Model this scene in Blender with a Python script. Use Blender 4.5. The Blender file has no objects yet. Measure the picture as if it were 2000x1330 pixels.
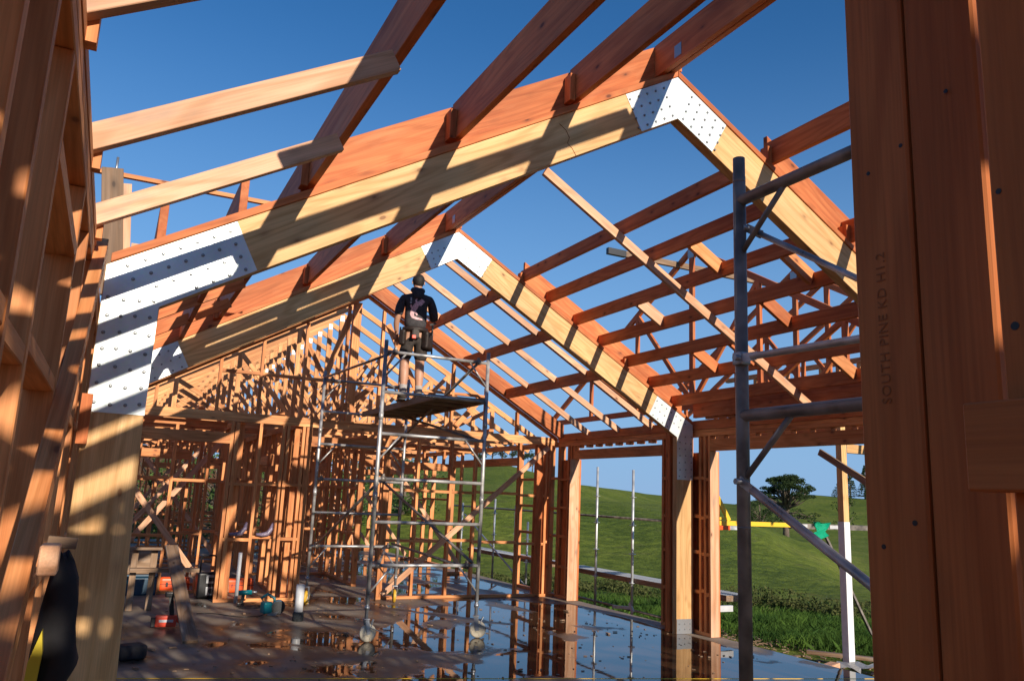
import bpy, bmesh, math, random
from mathutils import Vector, Matrix
random.seed(7)
S = bpy.context.scene
COL = S.collection
# ------------------------------------------------------------------ camera
cd = bpy.data.cameras.new('camera'); cam = bpy.data.objects.new('camera', cd); COL.objects.link(cam)
cd.sensor_width = 36; cd.lens = 1550.886/2000*36; cd.clip_start = .02; cd.clip_end = 3000
yaw, pit, rol = (math.radians(a) for a in (26.1583, 11.1343, 2.4498))
fw = Vector((math.sin(yaw)*math.cos(pit), math.cos(yaw)*math.cos(pit), math.sin(pit)))
rt = Vector((math.cos(yaw), -math.sin(yaw), 0)); up = rt.cross(fw)
r2 = rt*math.cos(rol)+up*math.sin(rol); u2 = -rt*math.sin(rol)+up*math.cos(rol)
m = Matrix((r2, u2, -fw)).transposed().to_4x4(); m.translation = (0.1493, 0, 1.7)
cam.matrix_world = m; S.camera = cam
# ------------------------------------------------------------------ world, sun, exposure
W_ = bpy.data.worlds.new('World'); S.world = W_; W_.use_nodes = True
nt = W_.node_tree; bg = nt.nodes['Background']
sky = nt.nodes.new('ShaderNodeTexSky'); sky.sky_type = 'NISHITA'; sky.sun_disc = False
SUN = Vector((-.1425, 1, -.342)).normalized()
sky.sun_elevation = math.asin(-SUN.z); sky.sun_rotation = math.radians(172)
sky.altitude = 0; sky.air_density = 1.15; sky.dust_density = .0; sky.ozone_density = 5.5
hs = nt.nodes.new('ShaderNodeHueSaturation'); hs.inputs['Saturation'].default_value = 1.16; hs.inputs['Hue'].default_value = .503
nt.links.new(sky.outputs[0], hs.inputs['Color']); 
# thin pale blue air towards the horizon, by elevation
tcw = nt.nodes.new('ShaderNodeTexCoord'); sxw = nt.nodes.new('ShaderNodeSeparateXYZ'); nt.links.new(tcw.outputs['Generated'], sxw.inputs[0])
rw = nt.nodes.new('ShaderNodeMapRange'); rw.interpolation_type = 'SMOOTHSTEP'; nt.links.new(sxw.outputs[2], rw.inputs[0])
rw.inputs[1].default_value = -.02; rw.inputs[2].default_value = .56; rw.inputs[3].default_value = .92; rw.inputs[4].default_value = 0
mw = nt.nodes.new('ShaderNodeMix'); mw.data_type = 'RGBA'; nt.links.new(rw.outputs[0], mw.inputs[0]); nt.links.new(hs.outputs[0], mw.inputs[6])
mw.inputs[7].default_value = (1.9, 3.45, 5.9, 1)
nt.links.new(mw.outputs[2], bg.inputs[0]); bg.inputs[1].default_value = .113
sl = bpy.data.lights.new('sun', 'SUN'); sl.energy = 5.0; sl.angle = math.radians(.5); sl.color = (1, .90, .76)
so = bpy.data.objects.new('sun', sl); COL.objects.link(so)
so.rotation_euler = SUN.to_track_quat('-Z', 'Y').to_euler()
S.view_settings.view_transform = 'Standard'; S.view_settings.look = 'None'
S.view_settings.exposure = 0.16; S.view_settings.gamma = 1
S.render.engine = 'CYCLES'
# ------------------------------------------------------------------ materials
def mat(name):
    M = bpy.data.materials.new(name); M.use_nodes = True
    n = M.node_tree.nodes; return M, n, M.node_tree.links, n['Principled BSDF']
def node(n, t, **kw):
    x = n.new(t)
    for k, v in kw.items(): setattr(x, k, v)
    return x
def ramp(n, pts):
    r = n.new('ShaderNodeValToRGB'); e = r.color_ramp.elements
    e[0].position, e[0].color = pts[0][0], (*pts[0][1], 1)
    e[1].position, e[1].color = pts[-1][0], (*pts[-1][1], 1)
    for p, c in pts[1:-1]:
        q = e.new(p); q.color = (*c, 1)
    return r
def mixc(n, l, a, b, f, mode='MIX'):
    x = n.new('ShaderNodeMix'); x.data_type = 'RGBA'; x.blend_type = mode
    for sock, v in ((x.inputs[0], f), (x.inputs[6], a), (x.inputs[7], b)):
        if isinstance(v, (int, float)): sock.default_value = v
        elif isinstance(v, tuple): sock.default_value = (*v, 1)
        else: l.new(v, sock)
    return x.outputs[2]
def wood(name, light, dark, knot=(.12, .035, .015), rough=.62, knots=1.0, stain=.25, grey=None, fine=.86, gamt=.55):
    M, n, l, b = mat(name)
    at = node(n, 'ShaderNodeAttribute', attribute_name='gr')
    def mapped(s):
        mp = node(n, 'ShaderNodeMapping'); mp.inputs['Scale'].default_value = s
        l.new(at.outputs['Vector'], mp.inputs[0]); return mp.outputs[0]
    g1 = node(n, 'ShaderNodeTexNoise'); l.new(mapped((.9, 22, 22)), g1.inputs[0]); g1.inputs['Scale'].default_value = 1; g1.inputs['Detail'].default_value = 3; g1.inputs['Distortion'].default_value = .5
    g2 = node(n, 'ShaderNodeTexNoise'); l.new(mapped((5, 190, 190)), g2.inputs[0]); g2.inputs['Scale'].default_value = 1; g2.inputs['Detail'].default_value = 2
    g3 = node(n, 'ShaderNodeTexNoise'); l.new(mapped((.8, 3, 3)), g3.inputs[0]); g3.inputs['Scale'].default_value = 1; g3.inputs['Detail'].default_value = 4
    c1 = ramp(n, [(.3, dark), (.62, light)]); l.new(g1.outputs[0], c1.inputs[0])
    c2 = ramp(n, [(.3, (fine, fine*.98, fine*.96)), (.65, (1.04, 1.03, 1.02))]); l.new(g2.outputs[0], c2.inputs[0])
    c3 = ramp(n, [(.3, (1-stain, 1-stain*1.15, 1-stain*1.2)), (.7, (1.12, 1.12, 1.12))]); l.new(g3.outputs[0], c3.inputs[0])
    col = mixc(n, l, c1.outputs[0], c2.outputs[0], 1.0, 'MULTIPLY')
    col = mixc(n, l, col, c3.outputs[0], 1.0, 'MULTIPLY')
    g5 = node(n, 'ShaderNodeTexNoise'); l.new(mapped((.55, 4.5, 4.5)), g5.inputs[0]); g5.inputs['Scale'].default_value = 1; g5.inputs['Detail'].default_value = 1.5
    w5 = node(n, 'ShaderNodeMath', operation='MULTIPLY'); l.new(g5.outputs[0], w5.inputs[0]); w5.inputs[1].default_value = 70
    s5 = node(n, 'ShaderNodeMath', operation='SINE'); l.new(w5.outputs[0], s5.inputs[0])
    r5 = ramp(n, [(.0, (1.04, 1.04, 1.04)), (.55, (1, 1, 1)), (.95, (.84, .78, .70))]); mr5 = node(n, 'ShaderNodeMapRange'); mr5.inputs[1].default_value = -1; l.new(s5.outputs[0], mr5.inputs[0]); l.new(mr5.outputs[0], r5.inputs[0])
    col = mixc(n, l, col, r5.outputs[0], .8, 'MULTIPLY')
    vo = node(n, 'ShaderNodeTexVoronoi'); l.new(mapped((5.5, 11, 11)), vo.inputs[0]); vo.inputs['Scale'].default_value = 1
    kr = ramp(n, [(.10, (1, 1, 1)), (.15, (.45, .45, .45)), (.24, (.2, .2, .2)), (.42, (0, 0, 0))]); l.new(vo.outputs['Distance'], kr.inputs[0])
    sc_ = node(n, 'ShaderNodeSeparateColor'); l.new(vo.outputs['Color'], sc_.inputs[0])
    gt = node(n, 'ShaderNodeMath', operation='GREATER_THAN'); l.new(sc_.outputs[0], gt.inputs[0]); gt.inputs[1].default_value = 1-.26*knots
    km0 = node(n, 'ShaderNodeMath', operation='MULTIPLY'); l.new(kr.outputs[0], km0.inputs[0]); l.new(gt.outputs[0], km0.inputs[1])
    km = node(n, 'ShaderNodeMath', operation='MULTIPLY'); l.new(km0.outputs[0], km.inputs[0]); km.inputs[1].default_value = .9
    col = mixc(n, l, col, knot, km.outputs[0])
    oi = node(n, 'ShaderNodeObjectInfo')
    rr = ramp(n, [(0, (.86, .83, .8)), (1, (1.1, 1.08, 1.06))]); l.new(oi.outputs['Random'], rr.inputs[0])
    col = mixc(n, l, col, rr.outputs[0], 1.0, 'MULTIPLY')
    if grey:
        g4 = node(n, 'ShaderNodeTexNoise'); l.new(mapped((2.5, 9, 9)), g4.inputs[0]); g4.inputs['Detail'].default_value = 5; g4.inputs['Scale'].default_value = 1.3
        gr_ = ramp(n, [(.55, (0, 0, 0)), (.72, (1, 1, 1))]); l.new(g4.outputs[0], gr_.inputs[0])
        gm = node(n, 'ShaderNodeMath', operation='MULTIPLY'); l.new(gr_.outputs[0], gm.inputs[0]); gm.inputs[1].default_value = gamt
        col = mixc(n, l, col, grey, gm.outputs[0])
    l.new(col, b.inputs['Base Color']); b.inputs['Roughness'].default_value = rough
    b.inputs['Specular IOR Level'].default_value = .3
    bp = node(n, 'ShaderNodeBump'); bp.inputs['Strength'].default_value = .22; bp.inputs['Distance'].default_value = .002
    l.new(g2.outputs[0], bp.inputs['Height']); l.new(bp.outputs[0], b.inputs['Normal'])
    return M
def plain(name, c, rough=.5, metal=0, spec=.5, nscale=0, namt=.3, bump=0, coord='Object'):
    M, n, l, b = mat(name)
    b.inputs['Roughness'].default_value = rough; b.inputs['Metallic'].default_value = metal
    b.inputs['Specular IOR Level'].default_value = spec
    if nscale:
        tc = node(n, 'ShaderNodeTexCoord'); no = node(n, 'ShaderNodeTexNoise'); no.inputs['Scale'].default_value = nscale; no.inputs['Detail'].default_value = 5
        l.new(tc.outputs[coord], no.inputs[0])
        r = ramp(n, [(.32, tuple(x*(1-namt) for x in c)), (.68, tuple(min(1, x*(1+namt*.5)) for x in c))]); l.new(no.outputs[0], r.inputs[0])
        l.new(r.outputs[0], b.inputs['Base Color'])
        if metal:
            rr = ramp(n, [(.3, (rough*.7,)*3), (.7, (min(1, rough*1.4),)*3)]); l.new(no.outputs[0], rr.inputs[0]); l.new(rr.outputs[0], b.inputs['Roughness'])
        if bump:
            bp = node(n, 'ShaderNodeBump'); bp.inputs['Strength'].default_value = bump; bp.inputs['Distance'].default_value = .01
            l.new(no.outputs[0], bp.inputs['Height']); l.new(bp.outputs[0], b.inputs['Normal'])
    else: b.inputs['Base Color'].default_value = (*c, 1)
    return M
PINE = wood('framing_pine', (.82, .365, .142), (.70, .26, .085), knot=(.20, .06, .025), stain=.34)
LIGHT = wood('light_rafter_pine', (.80, .49, .31), (.70, .37, .205), grey=(.35, .25, .19))
TRUSSP = wood('truss_pine', (.84, .43, .185), (.72, .31, .11), knot=(.20, .06, .025), stain=.3)
RED = wood('red_treated_pine', (.68, .222, .072), (.54, .143, .040), knot=(.12, .03, .012), grey=(.62, .27, .12), gamt=.3, stain=.34)
LVL = wood('laminated_veneer', (.74, .475, .225), (.64, .38, .155), knot=(.22, .10, .04), knots=.8, stain=.15)
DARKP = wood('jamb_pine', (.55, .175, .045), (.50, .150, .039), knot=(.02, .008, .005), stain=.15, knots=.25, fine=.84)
OLD = wood('weathered_board', (.34, .23, .15), (.22, .145, .09), knot=(.05, .03, .02), grey=(.3, .27, .24))
PLY = wood('platform_plywood', (.22, .13, .08), (.13, .08, .05), knots=0)
def galv_plate():
    M, n, l, b = mat('galvanised_plate')
    tc = node(n, 'ShaderNodeTexCoord'); no = node(n, 'ShaderNodeTexNoise'); no.inputs['Scale'].default_value = 3; no.inputs['Detail'].default_value = 6
    l.new(tc.outputs['Object'], no.inputs[0])
    vo = node(n, 'ShaderNodeTexVoronoi'); vo.inputs['Scale'].default_value = 60; l.new(tc.outputs['Object'], vo.inputs[0])
    r = ramp(n, [(.35, (.58, .63, .64)), (.65, (.80, .85, .85))]); l.new(no.outputs[0], r.inputs[0])
    c = mixc(n, l, r.outputs[0], vo.outputs['Color'], .05)
    l.new(c, b.inputs['Base Color']); b.inputs['Metallic'].default_value = .35; b.inputs['Roughness'].default_value = .42
    return M
PLATE = galv_plate()
STUDM = plain('bolt_steel', (.26, .27, .28), .4, .5)
TUBE = plain('scaffold_tube_steel', (.50, .48, .46), .36, .45, nscale=7, namt=.5)
TUBED = plain('weathered_tube_steel', (.25, .21, .18), .45, .25, nscale=9, namt=.6, bump=.2)
GALVT = plain('galvanised_tube', (.62, .64, .65), .42, .55, nscale=6, namt=.3)
BLACK = plain('black_plastic', (.012, .012, .014), .4)
GREYM = plain('grey_metal', (.35, .36, .38), .4, .7)
TEAL = plain('teal_plastic', (.0, .17, .20), .4)
NAVY = plain('dark_blue_plastic', (.012, .05, .09), .45)
ORANGE = plain('orange_plastic', (.85, .10, .015), .38)
REDP = plain('red_orange_plastic', (.75, .07, .03), .4)
WHITEP = plain('white_plastic', (.55, .55, .56), .4, nscale=9, namt=.12)
YELW = plain('yellow_rubber', (.62, .36, .03), .45)
YELP = plain('yellow_paint', (.85, .52, .03), .4)
CREAM = plain('cream_wheel', (.55, .48, .36), .5, nscale=12, namt=.2)
GREENC = plain('green_cloth', (.0, .55, .30), .7)
PAINTW = plain('white_primer', (.8, .8, .8), .55, nscale=14, namt=.08)
SKIN = plain('skin', (.52, .27, .17), .5, nscale=10, namt=.1)
HAIR = plain('dark_hair', (.02, .014, .01), .7, nscale=60, namt=.5, bump=.6)
CHAR = plain('charcoal_cotton', (.062, .056, .06), .9, nscale=30, namt=.35, bump=.25)
CLOTHB = plain('black_cloth', (.012, .011, .015), .8, nscale=16, namt=.4, bump=.3)
SHORT = plain('khaki_black_cloth', (.045, .035, .03), .9, nscale=22, namt=.4)
LEATH = plain('brown_leather', (.024, .013, .009), .6, nscale=30, namt=.4)
SOCK = plain('grey_sock', (.42, .38, .36), .9, nscale=40, namt=.2)
BOOT = plain('dusty_boot_leather', (.10, .075, .055), .8, nscale=25, namt=.5)
PINKP = plain('pink_print', (.95, .52, .54), .8, nscale=42, namt=.45)
HIVIS = plain('yellow_hivis', (.55, .42, .02), .7)
PLWRAP = plain('mauve_plastic_wrap', (.22, .17, .24), .3, nscale=30, namt=.5, bump=.6)
INK = plain('faded_ink', (.30, .095, .026), .8)
# ------------------------------------------------------------------ mesh helpers
class MB:
    def __init__(s):
        s.bm = bmesh.new(); s.L = s.bm.verts.layers.float_vector.new('gr')
    def _v(s, co, g):
        v = s.bm.verts.new(co); v[s.L] = g; return v
    def beam(s, p0, p1, w, h, upv=(0, 0, 1), c0=None, c1=None):
        """box from p0 to p1, w across, h along upv; centred on the line"""
        p0, p1 = Vector(p0), Vector(p1); d = p1-p0; L = d.length; d.normalize()
        u = Vector(upv); u = u-d*u.dot(d)
        if u.length < 1e-4: u = Vector((1, 0, 0))-d*d.x
        u.normalize(); sd = d.cross(u)
        o = Vector((random.uniform(0, 90), random.uniform(0, 90), random.uniform(0, 90)))
        vs = []
        for a, p in ((0, p0), (L, p1)):
            for i, j in ((-1, -1), (1, -1), (1, 1), (-1, 1)):
                vs.append(s._v(p+sd*(i*w/2)+u*(j*h/2), o+Vector((a, i*w/2, j*h/2))))
        for f in ((0, 1, 2, 3), (7, 6, 5, 4), (0, 4, 5, 1), (1, 5, 6, 2), (2, 6, 7, 3), (3, 7, 4, 0)):
            s.bm.faces.new([vs[k] for k in f])
        return s
    def box(s, x0, x1, y0, y1, z0, z1):
        d = (x1-x0, y1-y0, z1-z0); a = d.index(max(d)); c = Vector(((x0+x1)/2, (y0+y1)/2, (z0+z1)/2))
        if a == 0: return s.beam((x0, c.y, c.z), (x1, c.y, c.z), d[1], d[2])
        if a == 1: return s.beam((c.x, y0, c.z), (c.x, y1, c.z), d[0], d[2])
        return s.beam((c.x, c.y, z0), (c.x, c.y, z1), d[0], d[1], (0, 1, 0))
    def prism(s, pts, axis, a0, a1, grain=None):
        """polygon pts (2-D) extruded along axis from a0 to a1; grain = 2-D direction"""
        o = Vector((random.uniform(0, 90), random.uniform(0, 90), random.uniform(0, 90)))
        g = Vector(grain or (1, 0)).normalized()
        def co(p, a):
            return {'x': (a, p[0], p[1]), 'y': (p[0], a, p[1]), 'z': (p[0], p[1], a)}[axis]
        def gg(p, a): return o+Vector((p[0]*g.x+p[1]*g.y, -p[0]*g.y+p[1]*g.x, a))
        A = [s._v(co(p, a0), gg(p, a0)) for p in pts]; B = [s._v(co(p, a1), gg(p, a1)) for p in pts]
        n = len(pts)
        fs = [s.bm.faces.new(A), s.bm.faces.new(B[::-1])]
        for i in range(n): fs.append(s.bm.faces.new((A[i], B[i], B[(i+1) % n], A[(i+1) % n])))
        bmesh.ops.recalc_face_normals(s.bm, faces=fs)
        return s
    def tube(s, p0, p1, r, seg=10, r1=None):
        p0, p1 = Vector(p0), Vector(p1); d = (p1-p0).normalized(); r1 = r if r1 is None else r1
        a = d.orthogonal().normalized(); b = d.cross(a); R = []
        for p, q in ((p0, r), (p1, r1)):
            R.append([s._v(p+(a*math.cos(t)+b*math.sin(t))*q, p) for t in [2*math.pi*i/seg for i in range(seg)]])
        s.bm.faces.new(R[0][::-1]); s.bm.faces.new(R[1])
        for i in range(seg):
            f = s.bm.faces.new((R[0][i], R[0][(i+1) % seg], R[1][(i+1) % seg], R[1][i])); f.smooth = True
        return s
    def path(s, pts, r, seg=6):
        pts = [Vector(p) for p in pts]; rings = []
        for k, p in enumerate(pts):
            d = (pts[min(k+1, len(pts)-1)]-pts[max(k-1, 0)]).normalized()
            a = d.cross(Vector((.13, .21, .97))).normalized(); b = d.cross(a)
            rr = r[k] if isinstance(r, (list, tuple)) else r
            rings.append([s._v(p+(a*math.cos(t)+b*math.sin(t))*rr, p) for t in [2*math.pi*i/seg for i in range(seg)]])
        for A, B in zip(rings, rings[1:]):
            for i in range(seg):
                f = s.bm.faces.new((A[i], A[(i+1) % seg], B[(i+1) % seg], B[i])); f.smooth = True
        s.bm.faces.new(rings[0][::-1]); s.bm.faces.new(rings[-1])
        return s
    def lathe(s, c, prof, axis='z', seg=20):
        """prof = [(radius, height)]"""
        c = Vector(c); R = []
        for r, h in prof:
            ring = []
            for i in range(seg):
                t = 2*math.pi*i/seg; a, b = r*math.cos(t), r*math.sin(t)
                v = {'z': (a, b, h), 'x': (h, a, b), 'y': (a, h, b)}[axis]
                ring.append(s._v(c+Vector(v), v))
            R.append(ring)
        fs = []
        for A, B in zip(R, R[1:]):
            for i in range(seg):
                f = s.bm.faces.new((A[i], A[(i+1) % seg], B[(i+1) % seg], B[i])); f.smooth = True; fs.append(f)
        fs.append(s.bm.faces.new(R[0][::-1])); fs.append(s.bm.faces.new(R[-1]))
        bmesh.ops.recalc_face_normals(s.bm, faces=fs)
        return s
    def rbox(s, c, size, r=.01, rz=0, rx=0, seg=2):
        bm2 = bmesh.new(); bmesh.ops.create_cube(bm2, size=1)
        bmesh.ops.scale(bm2, vec=size, verts=bm2.verts)
        bmesh.ops.bevel(bm2, geom=bm2.edges[:], offset=min(r, min(size)*.45), segments=seg, affect='EDGES', profile=.7)
        M = Matrix.Translation(c) @ Matrix.Rotation(rz, 4, 'Z') @ Matrix.Rotation(rx, 4, 'X')
        mp = {v: s._v(M @ v.co, v.co) for v in bm2.verts}
        for f in bm2.faces:
            nf = s.bm.faces.new([mp[v] for v in f.verts]); nf.smooth = len(f.verts) != 4 or f.calc_area() < max(size)**2*.05
        bm2.free(); return s
    def build(s, name, material, parent=None, loc=(0, 0, 0), bevel=0):
        loc = Vector(loc)
        if loc.length: bmesh.ops.translate(s.bm, vec=-loc, verts=s.bm.verts)
        me = bpy.data.meshes.new(name); s.bm.to_mesh(me); s.bm.free()
        me.materials.append(material)
        o = bpy.data.objects.new(name, me); COL.objects.link(o)
        if bevel:
            b = o.modifiers.new('bevel', 'BEVEL'); b.width = bevel; b.segments = 1; b.limit_method = 'ANGLE'
        if parent is None: o.location = loc
        else: o.parent = parent
        return o
def tag(o, label, cat, group=None, kind=None):
    if label: o['label'] = label
    if cat: o['category'] = cat
    if group: o['group'] = group
    if kind: o['kind'] = kind
    return o
class Thing:
    def __init__(s, name, label, cat, loc, group=None):
        s.loc = Vector(loc); s.o = bpy.data.objects.new(name, None); COL.objects.link(s.o)
        s.o.empty_display_size = .2; s.o.location = s.loc; tag(s.o, label, cat, group)
    def part(s, name, mb, material, sub=None, label=None, bevel=0):
        o = mb.build(name, material, sub or s.o, s.loc, bevel)
        if label: o['label'] = label
        return o
def solo(name, mb, material, label, cat, loc, group=None, bevel=0):
    o = mb.build(name, material, None, loc, bevel); return tag(o, label, cat, group)
def dup(root, loc, label=None):
    r = root.copy(); COL.objects.link(r); r.location = loc
    if label: r['label'] = label
    for ch in list(root.children):
        c = ch.copy(); COL.objects.link(c); c.parent = r
        for g in list(ch.children):
            d = g.copy(); COL.objects.link(d); d.parent = c
    return r
NTH = ['first', 'second', 'third', 'fourth', 'fifth', 'sixth', 'seventh', 'eighth', 'ninth', 'tenth', 'eleventh', 'twelfth', 'thirteenth', 'fourteenth', 'fifteenth', 'sixteenth']
# ------------------------------------------------------------------ key dimensions
WD, ZE, T = 7.4587, 2.8085, .5773
Y1, Y2, Y3 = 4.561, 8.956, 12.82
DV = .3508; LG = .2808; MID = WD/2
def zt(x): return ZE+T*min(x, WD-x)
CT = 1/math.sqrt(1+T*T)
# ------------------------------------------------------------------ ground, hills
AZ = [-60, -20, 0, 8, 14, 20, 24, 26, 28.5, 31.3, 33.8, 37, 42, 43.5, 46.1, 50.2, 60, 90]
ELB = [4, 3.2, 1.7, 1.6, 1.2, 1.6, 2.05, 2.2, 1.75, 1.05, .86, .56, .16, .5, 1.0, .85, .6, .3]   # skyline
ELN = [2, 2, 1.2, 1.0, .6, .6, .5, .4, .2, 0, -.2, -.4, -.8, -1.35, -2.45, -4.2, -6, -6]        # near knoll
def lerp(xs, ys, x):
    if x <= xs[0]: return ys[0]
    for a, b, c, d in zip(xs, xs[1:], ys, ys[1:]):
        if x <= b:
            t = (x-a)/(b-a); t = t*t*(3-2*t); return c+(d-c)*t
    return ys[-1]
def hillz(r, az):
    eb, en = math.tan(math.radians(lerp(AZ, ELB, az))), math.tan(math.radians(lerp(AZ, ELN, az)))
    vr = 160 if az > 38 else (80 if az < 30 else 80+80*(az-30)/8)
    crest = 300 if az > 40 else (150 if az < 32 else 150+150*(az-32)/8)
    zn = 1.7+58*en; zb = 1.7+crest*eb
    zv = (-4.0 if az > 38 else zn*.6+zb*.15)
    rs = [0, 13, 22, 30, 58, vr, crest, crest*2.5]
    zs = [-.32, -.4, -.8, -1.1, zn, zv, zb, zb-crest*.12]
    z = lerp(rs, zs, r)
    if r > 20: z += .12*math.sin(r*.21+az*.8)*min(1, (r-20)/30)*(r < crest*.9)
    return z
mb = MB(); rings = []
rad = [0.01, 2, 4, 7, 10, 13, 16, 19, 22, 25, 28, 32, 36, 40, 45, 50, 54, 58, 62, 68, 75, 83, 92, 102, 114, 126, 138, 150, 162, 176, 192, 210, 230, 255, 275, 290, 300, 315, 350, 420, 520, 700]
azs = [-180+2.0*i for i in range(0, 61)] + [-58+1.0*i for i in range(0, 150)] + [94+4*i for i in range(0, 22)]
azs = sorted(set(a for a in azs if a < 180))
for r in rad:
    rings.append([mb._v((.15+r*math.sin(math.radians(a)), r*math.cos(math.radians(a)), hillz(r, max(-60, min(90, a)))), (0, 0, 0)) for a in azs])
for A, B in zip(rings, rings[1:]):
    for i in range(len(azs)):
        f = mb.bm.faces.new((A[i], B[i], B[(i+1) % len(azs)], A[(i+1) % len(azs)])); f.smooth = True
def terrain_mat():
    M, n, l, b = mat('pasture')
    tc = node(n, 'ShaderNodeTexCoord')
    def noise(s, d=5, sc=(1, 1, 1)):
        mp = node(n, 'ShaderNodeMapping'); mp.inputs['Scale'].default_value = sc; l.new(tc.outputs['Object'], mp.inputs[0])
        x = node(n, 'ShaderNodeTexNoise'); x.inputs['Scale'].default_value = s; x.inputs['Detail'].default_value = d; x.inputs['Roughness'].default_value = .65
        l.new(mp.outputs[0], x.inputs[0]); return x.outputs[0]
    a = ramp(n, [(.3, (.090, .130, .018)), (.5, (.145, .185, .025)), (.72, (.20, .22, .042))]); l.new(noise(.09), a.inputs[0])
    t = ramp(n, [(.35, (.58, .62, .60)), (.65, (1.2, 1.15, 1.08))]); l.new(noise(1.1, 10, (1, 1, 3)), t.inputs[0])
    c = mixc(n, l, a.outputs[0], t.outputs[0], 1.0, 'MULTIPLY')
    tr = ramp(n, [(.60, (0, 0, 0)), (.66, (1, 1, 1))]); l.new(noise(.55, 6, (1, 1, 7)), tr.inputs[0])
    mm = node(n, 'ShaderNodeMath', operation='MULTIPLY'); l.new(tr.outputs[0], mm.inputs[0]); mm.inputs[1].default_value = .5
    c = mixc(n, l, c, (.10, .10, .035), mm.outputs[0])
    rs = ramp(n, [(.66, (0, 0, 0)), (.74, (1, 1, 1))]); l.new(noise(.16, 7), rs.inputs[0])
    mr = node(n, 'ShaderNodeMath', operation='MULTIPLY'); l.new(rs.outputs[0], mr.inputs[0]); mr.inputs[1].default_value = .6
    c = mixc(n, l, c, (.13, .085, .03), mr.outputs[0])
    # bare soil around the building
    sx = node(n, 'ShaderNodeSeparateXYZ'); l.new(tc.outputs['Object'], sx.inputs[0])
    ms = node(n, 'ShaderNodeMath', operation='MULTIPLY_ADD'); l.new(noise(.9, 6), ms.inputs[0]); ms.inputs[1].default_value = 3.0
    l.new(sx.outputs[0], ms.inputs[2])
    sr = ramp(n, [(.0, (1, 1, 1)), (1, (0, 0, 0))]); mr2 = node(n, 'ShaderNodeMapRange'); l.new(ms.outputs[0], mr2.inputs[0])
    mr2.inputs[1].default_value = 10.3; mr2.inputs[2].default_value = 10.8; l.new(mr2.outputs[0], sr.inputs[0])
    soil = ramp(n, [(.3, (.09, .045, .02)), (.55, (.22, .10, .04)), (.75, (.34, .20, .10))]); l.new(noise(9, 8), soil.inputs[0])
    c = mixc(n, l, c, soil.outputs[0], sr.outputs[0])
    l.new(c, b.inputs['Base Color']); b.inputs['Roughness'].default_value = .95; b.inputs['Specular IOR Level'].default_value = .1
    bp = node(n, 'ShaderNodeBump'); bp.inputs['Strength'].default_value = .8; bp.inputs['Distance'].default_value = .25
    l.new(noise(2.2, 9), bp.inputs['Height']); l.new(bp.outputs[0], b.inputs['Normal'])
    return M
PAST = terrain_mat()
tag(mb.build('ground', PAST), None, None, kind='structure')
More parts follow.
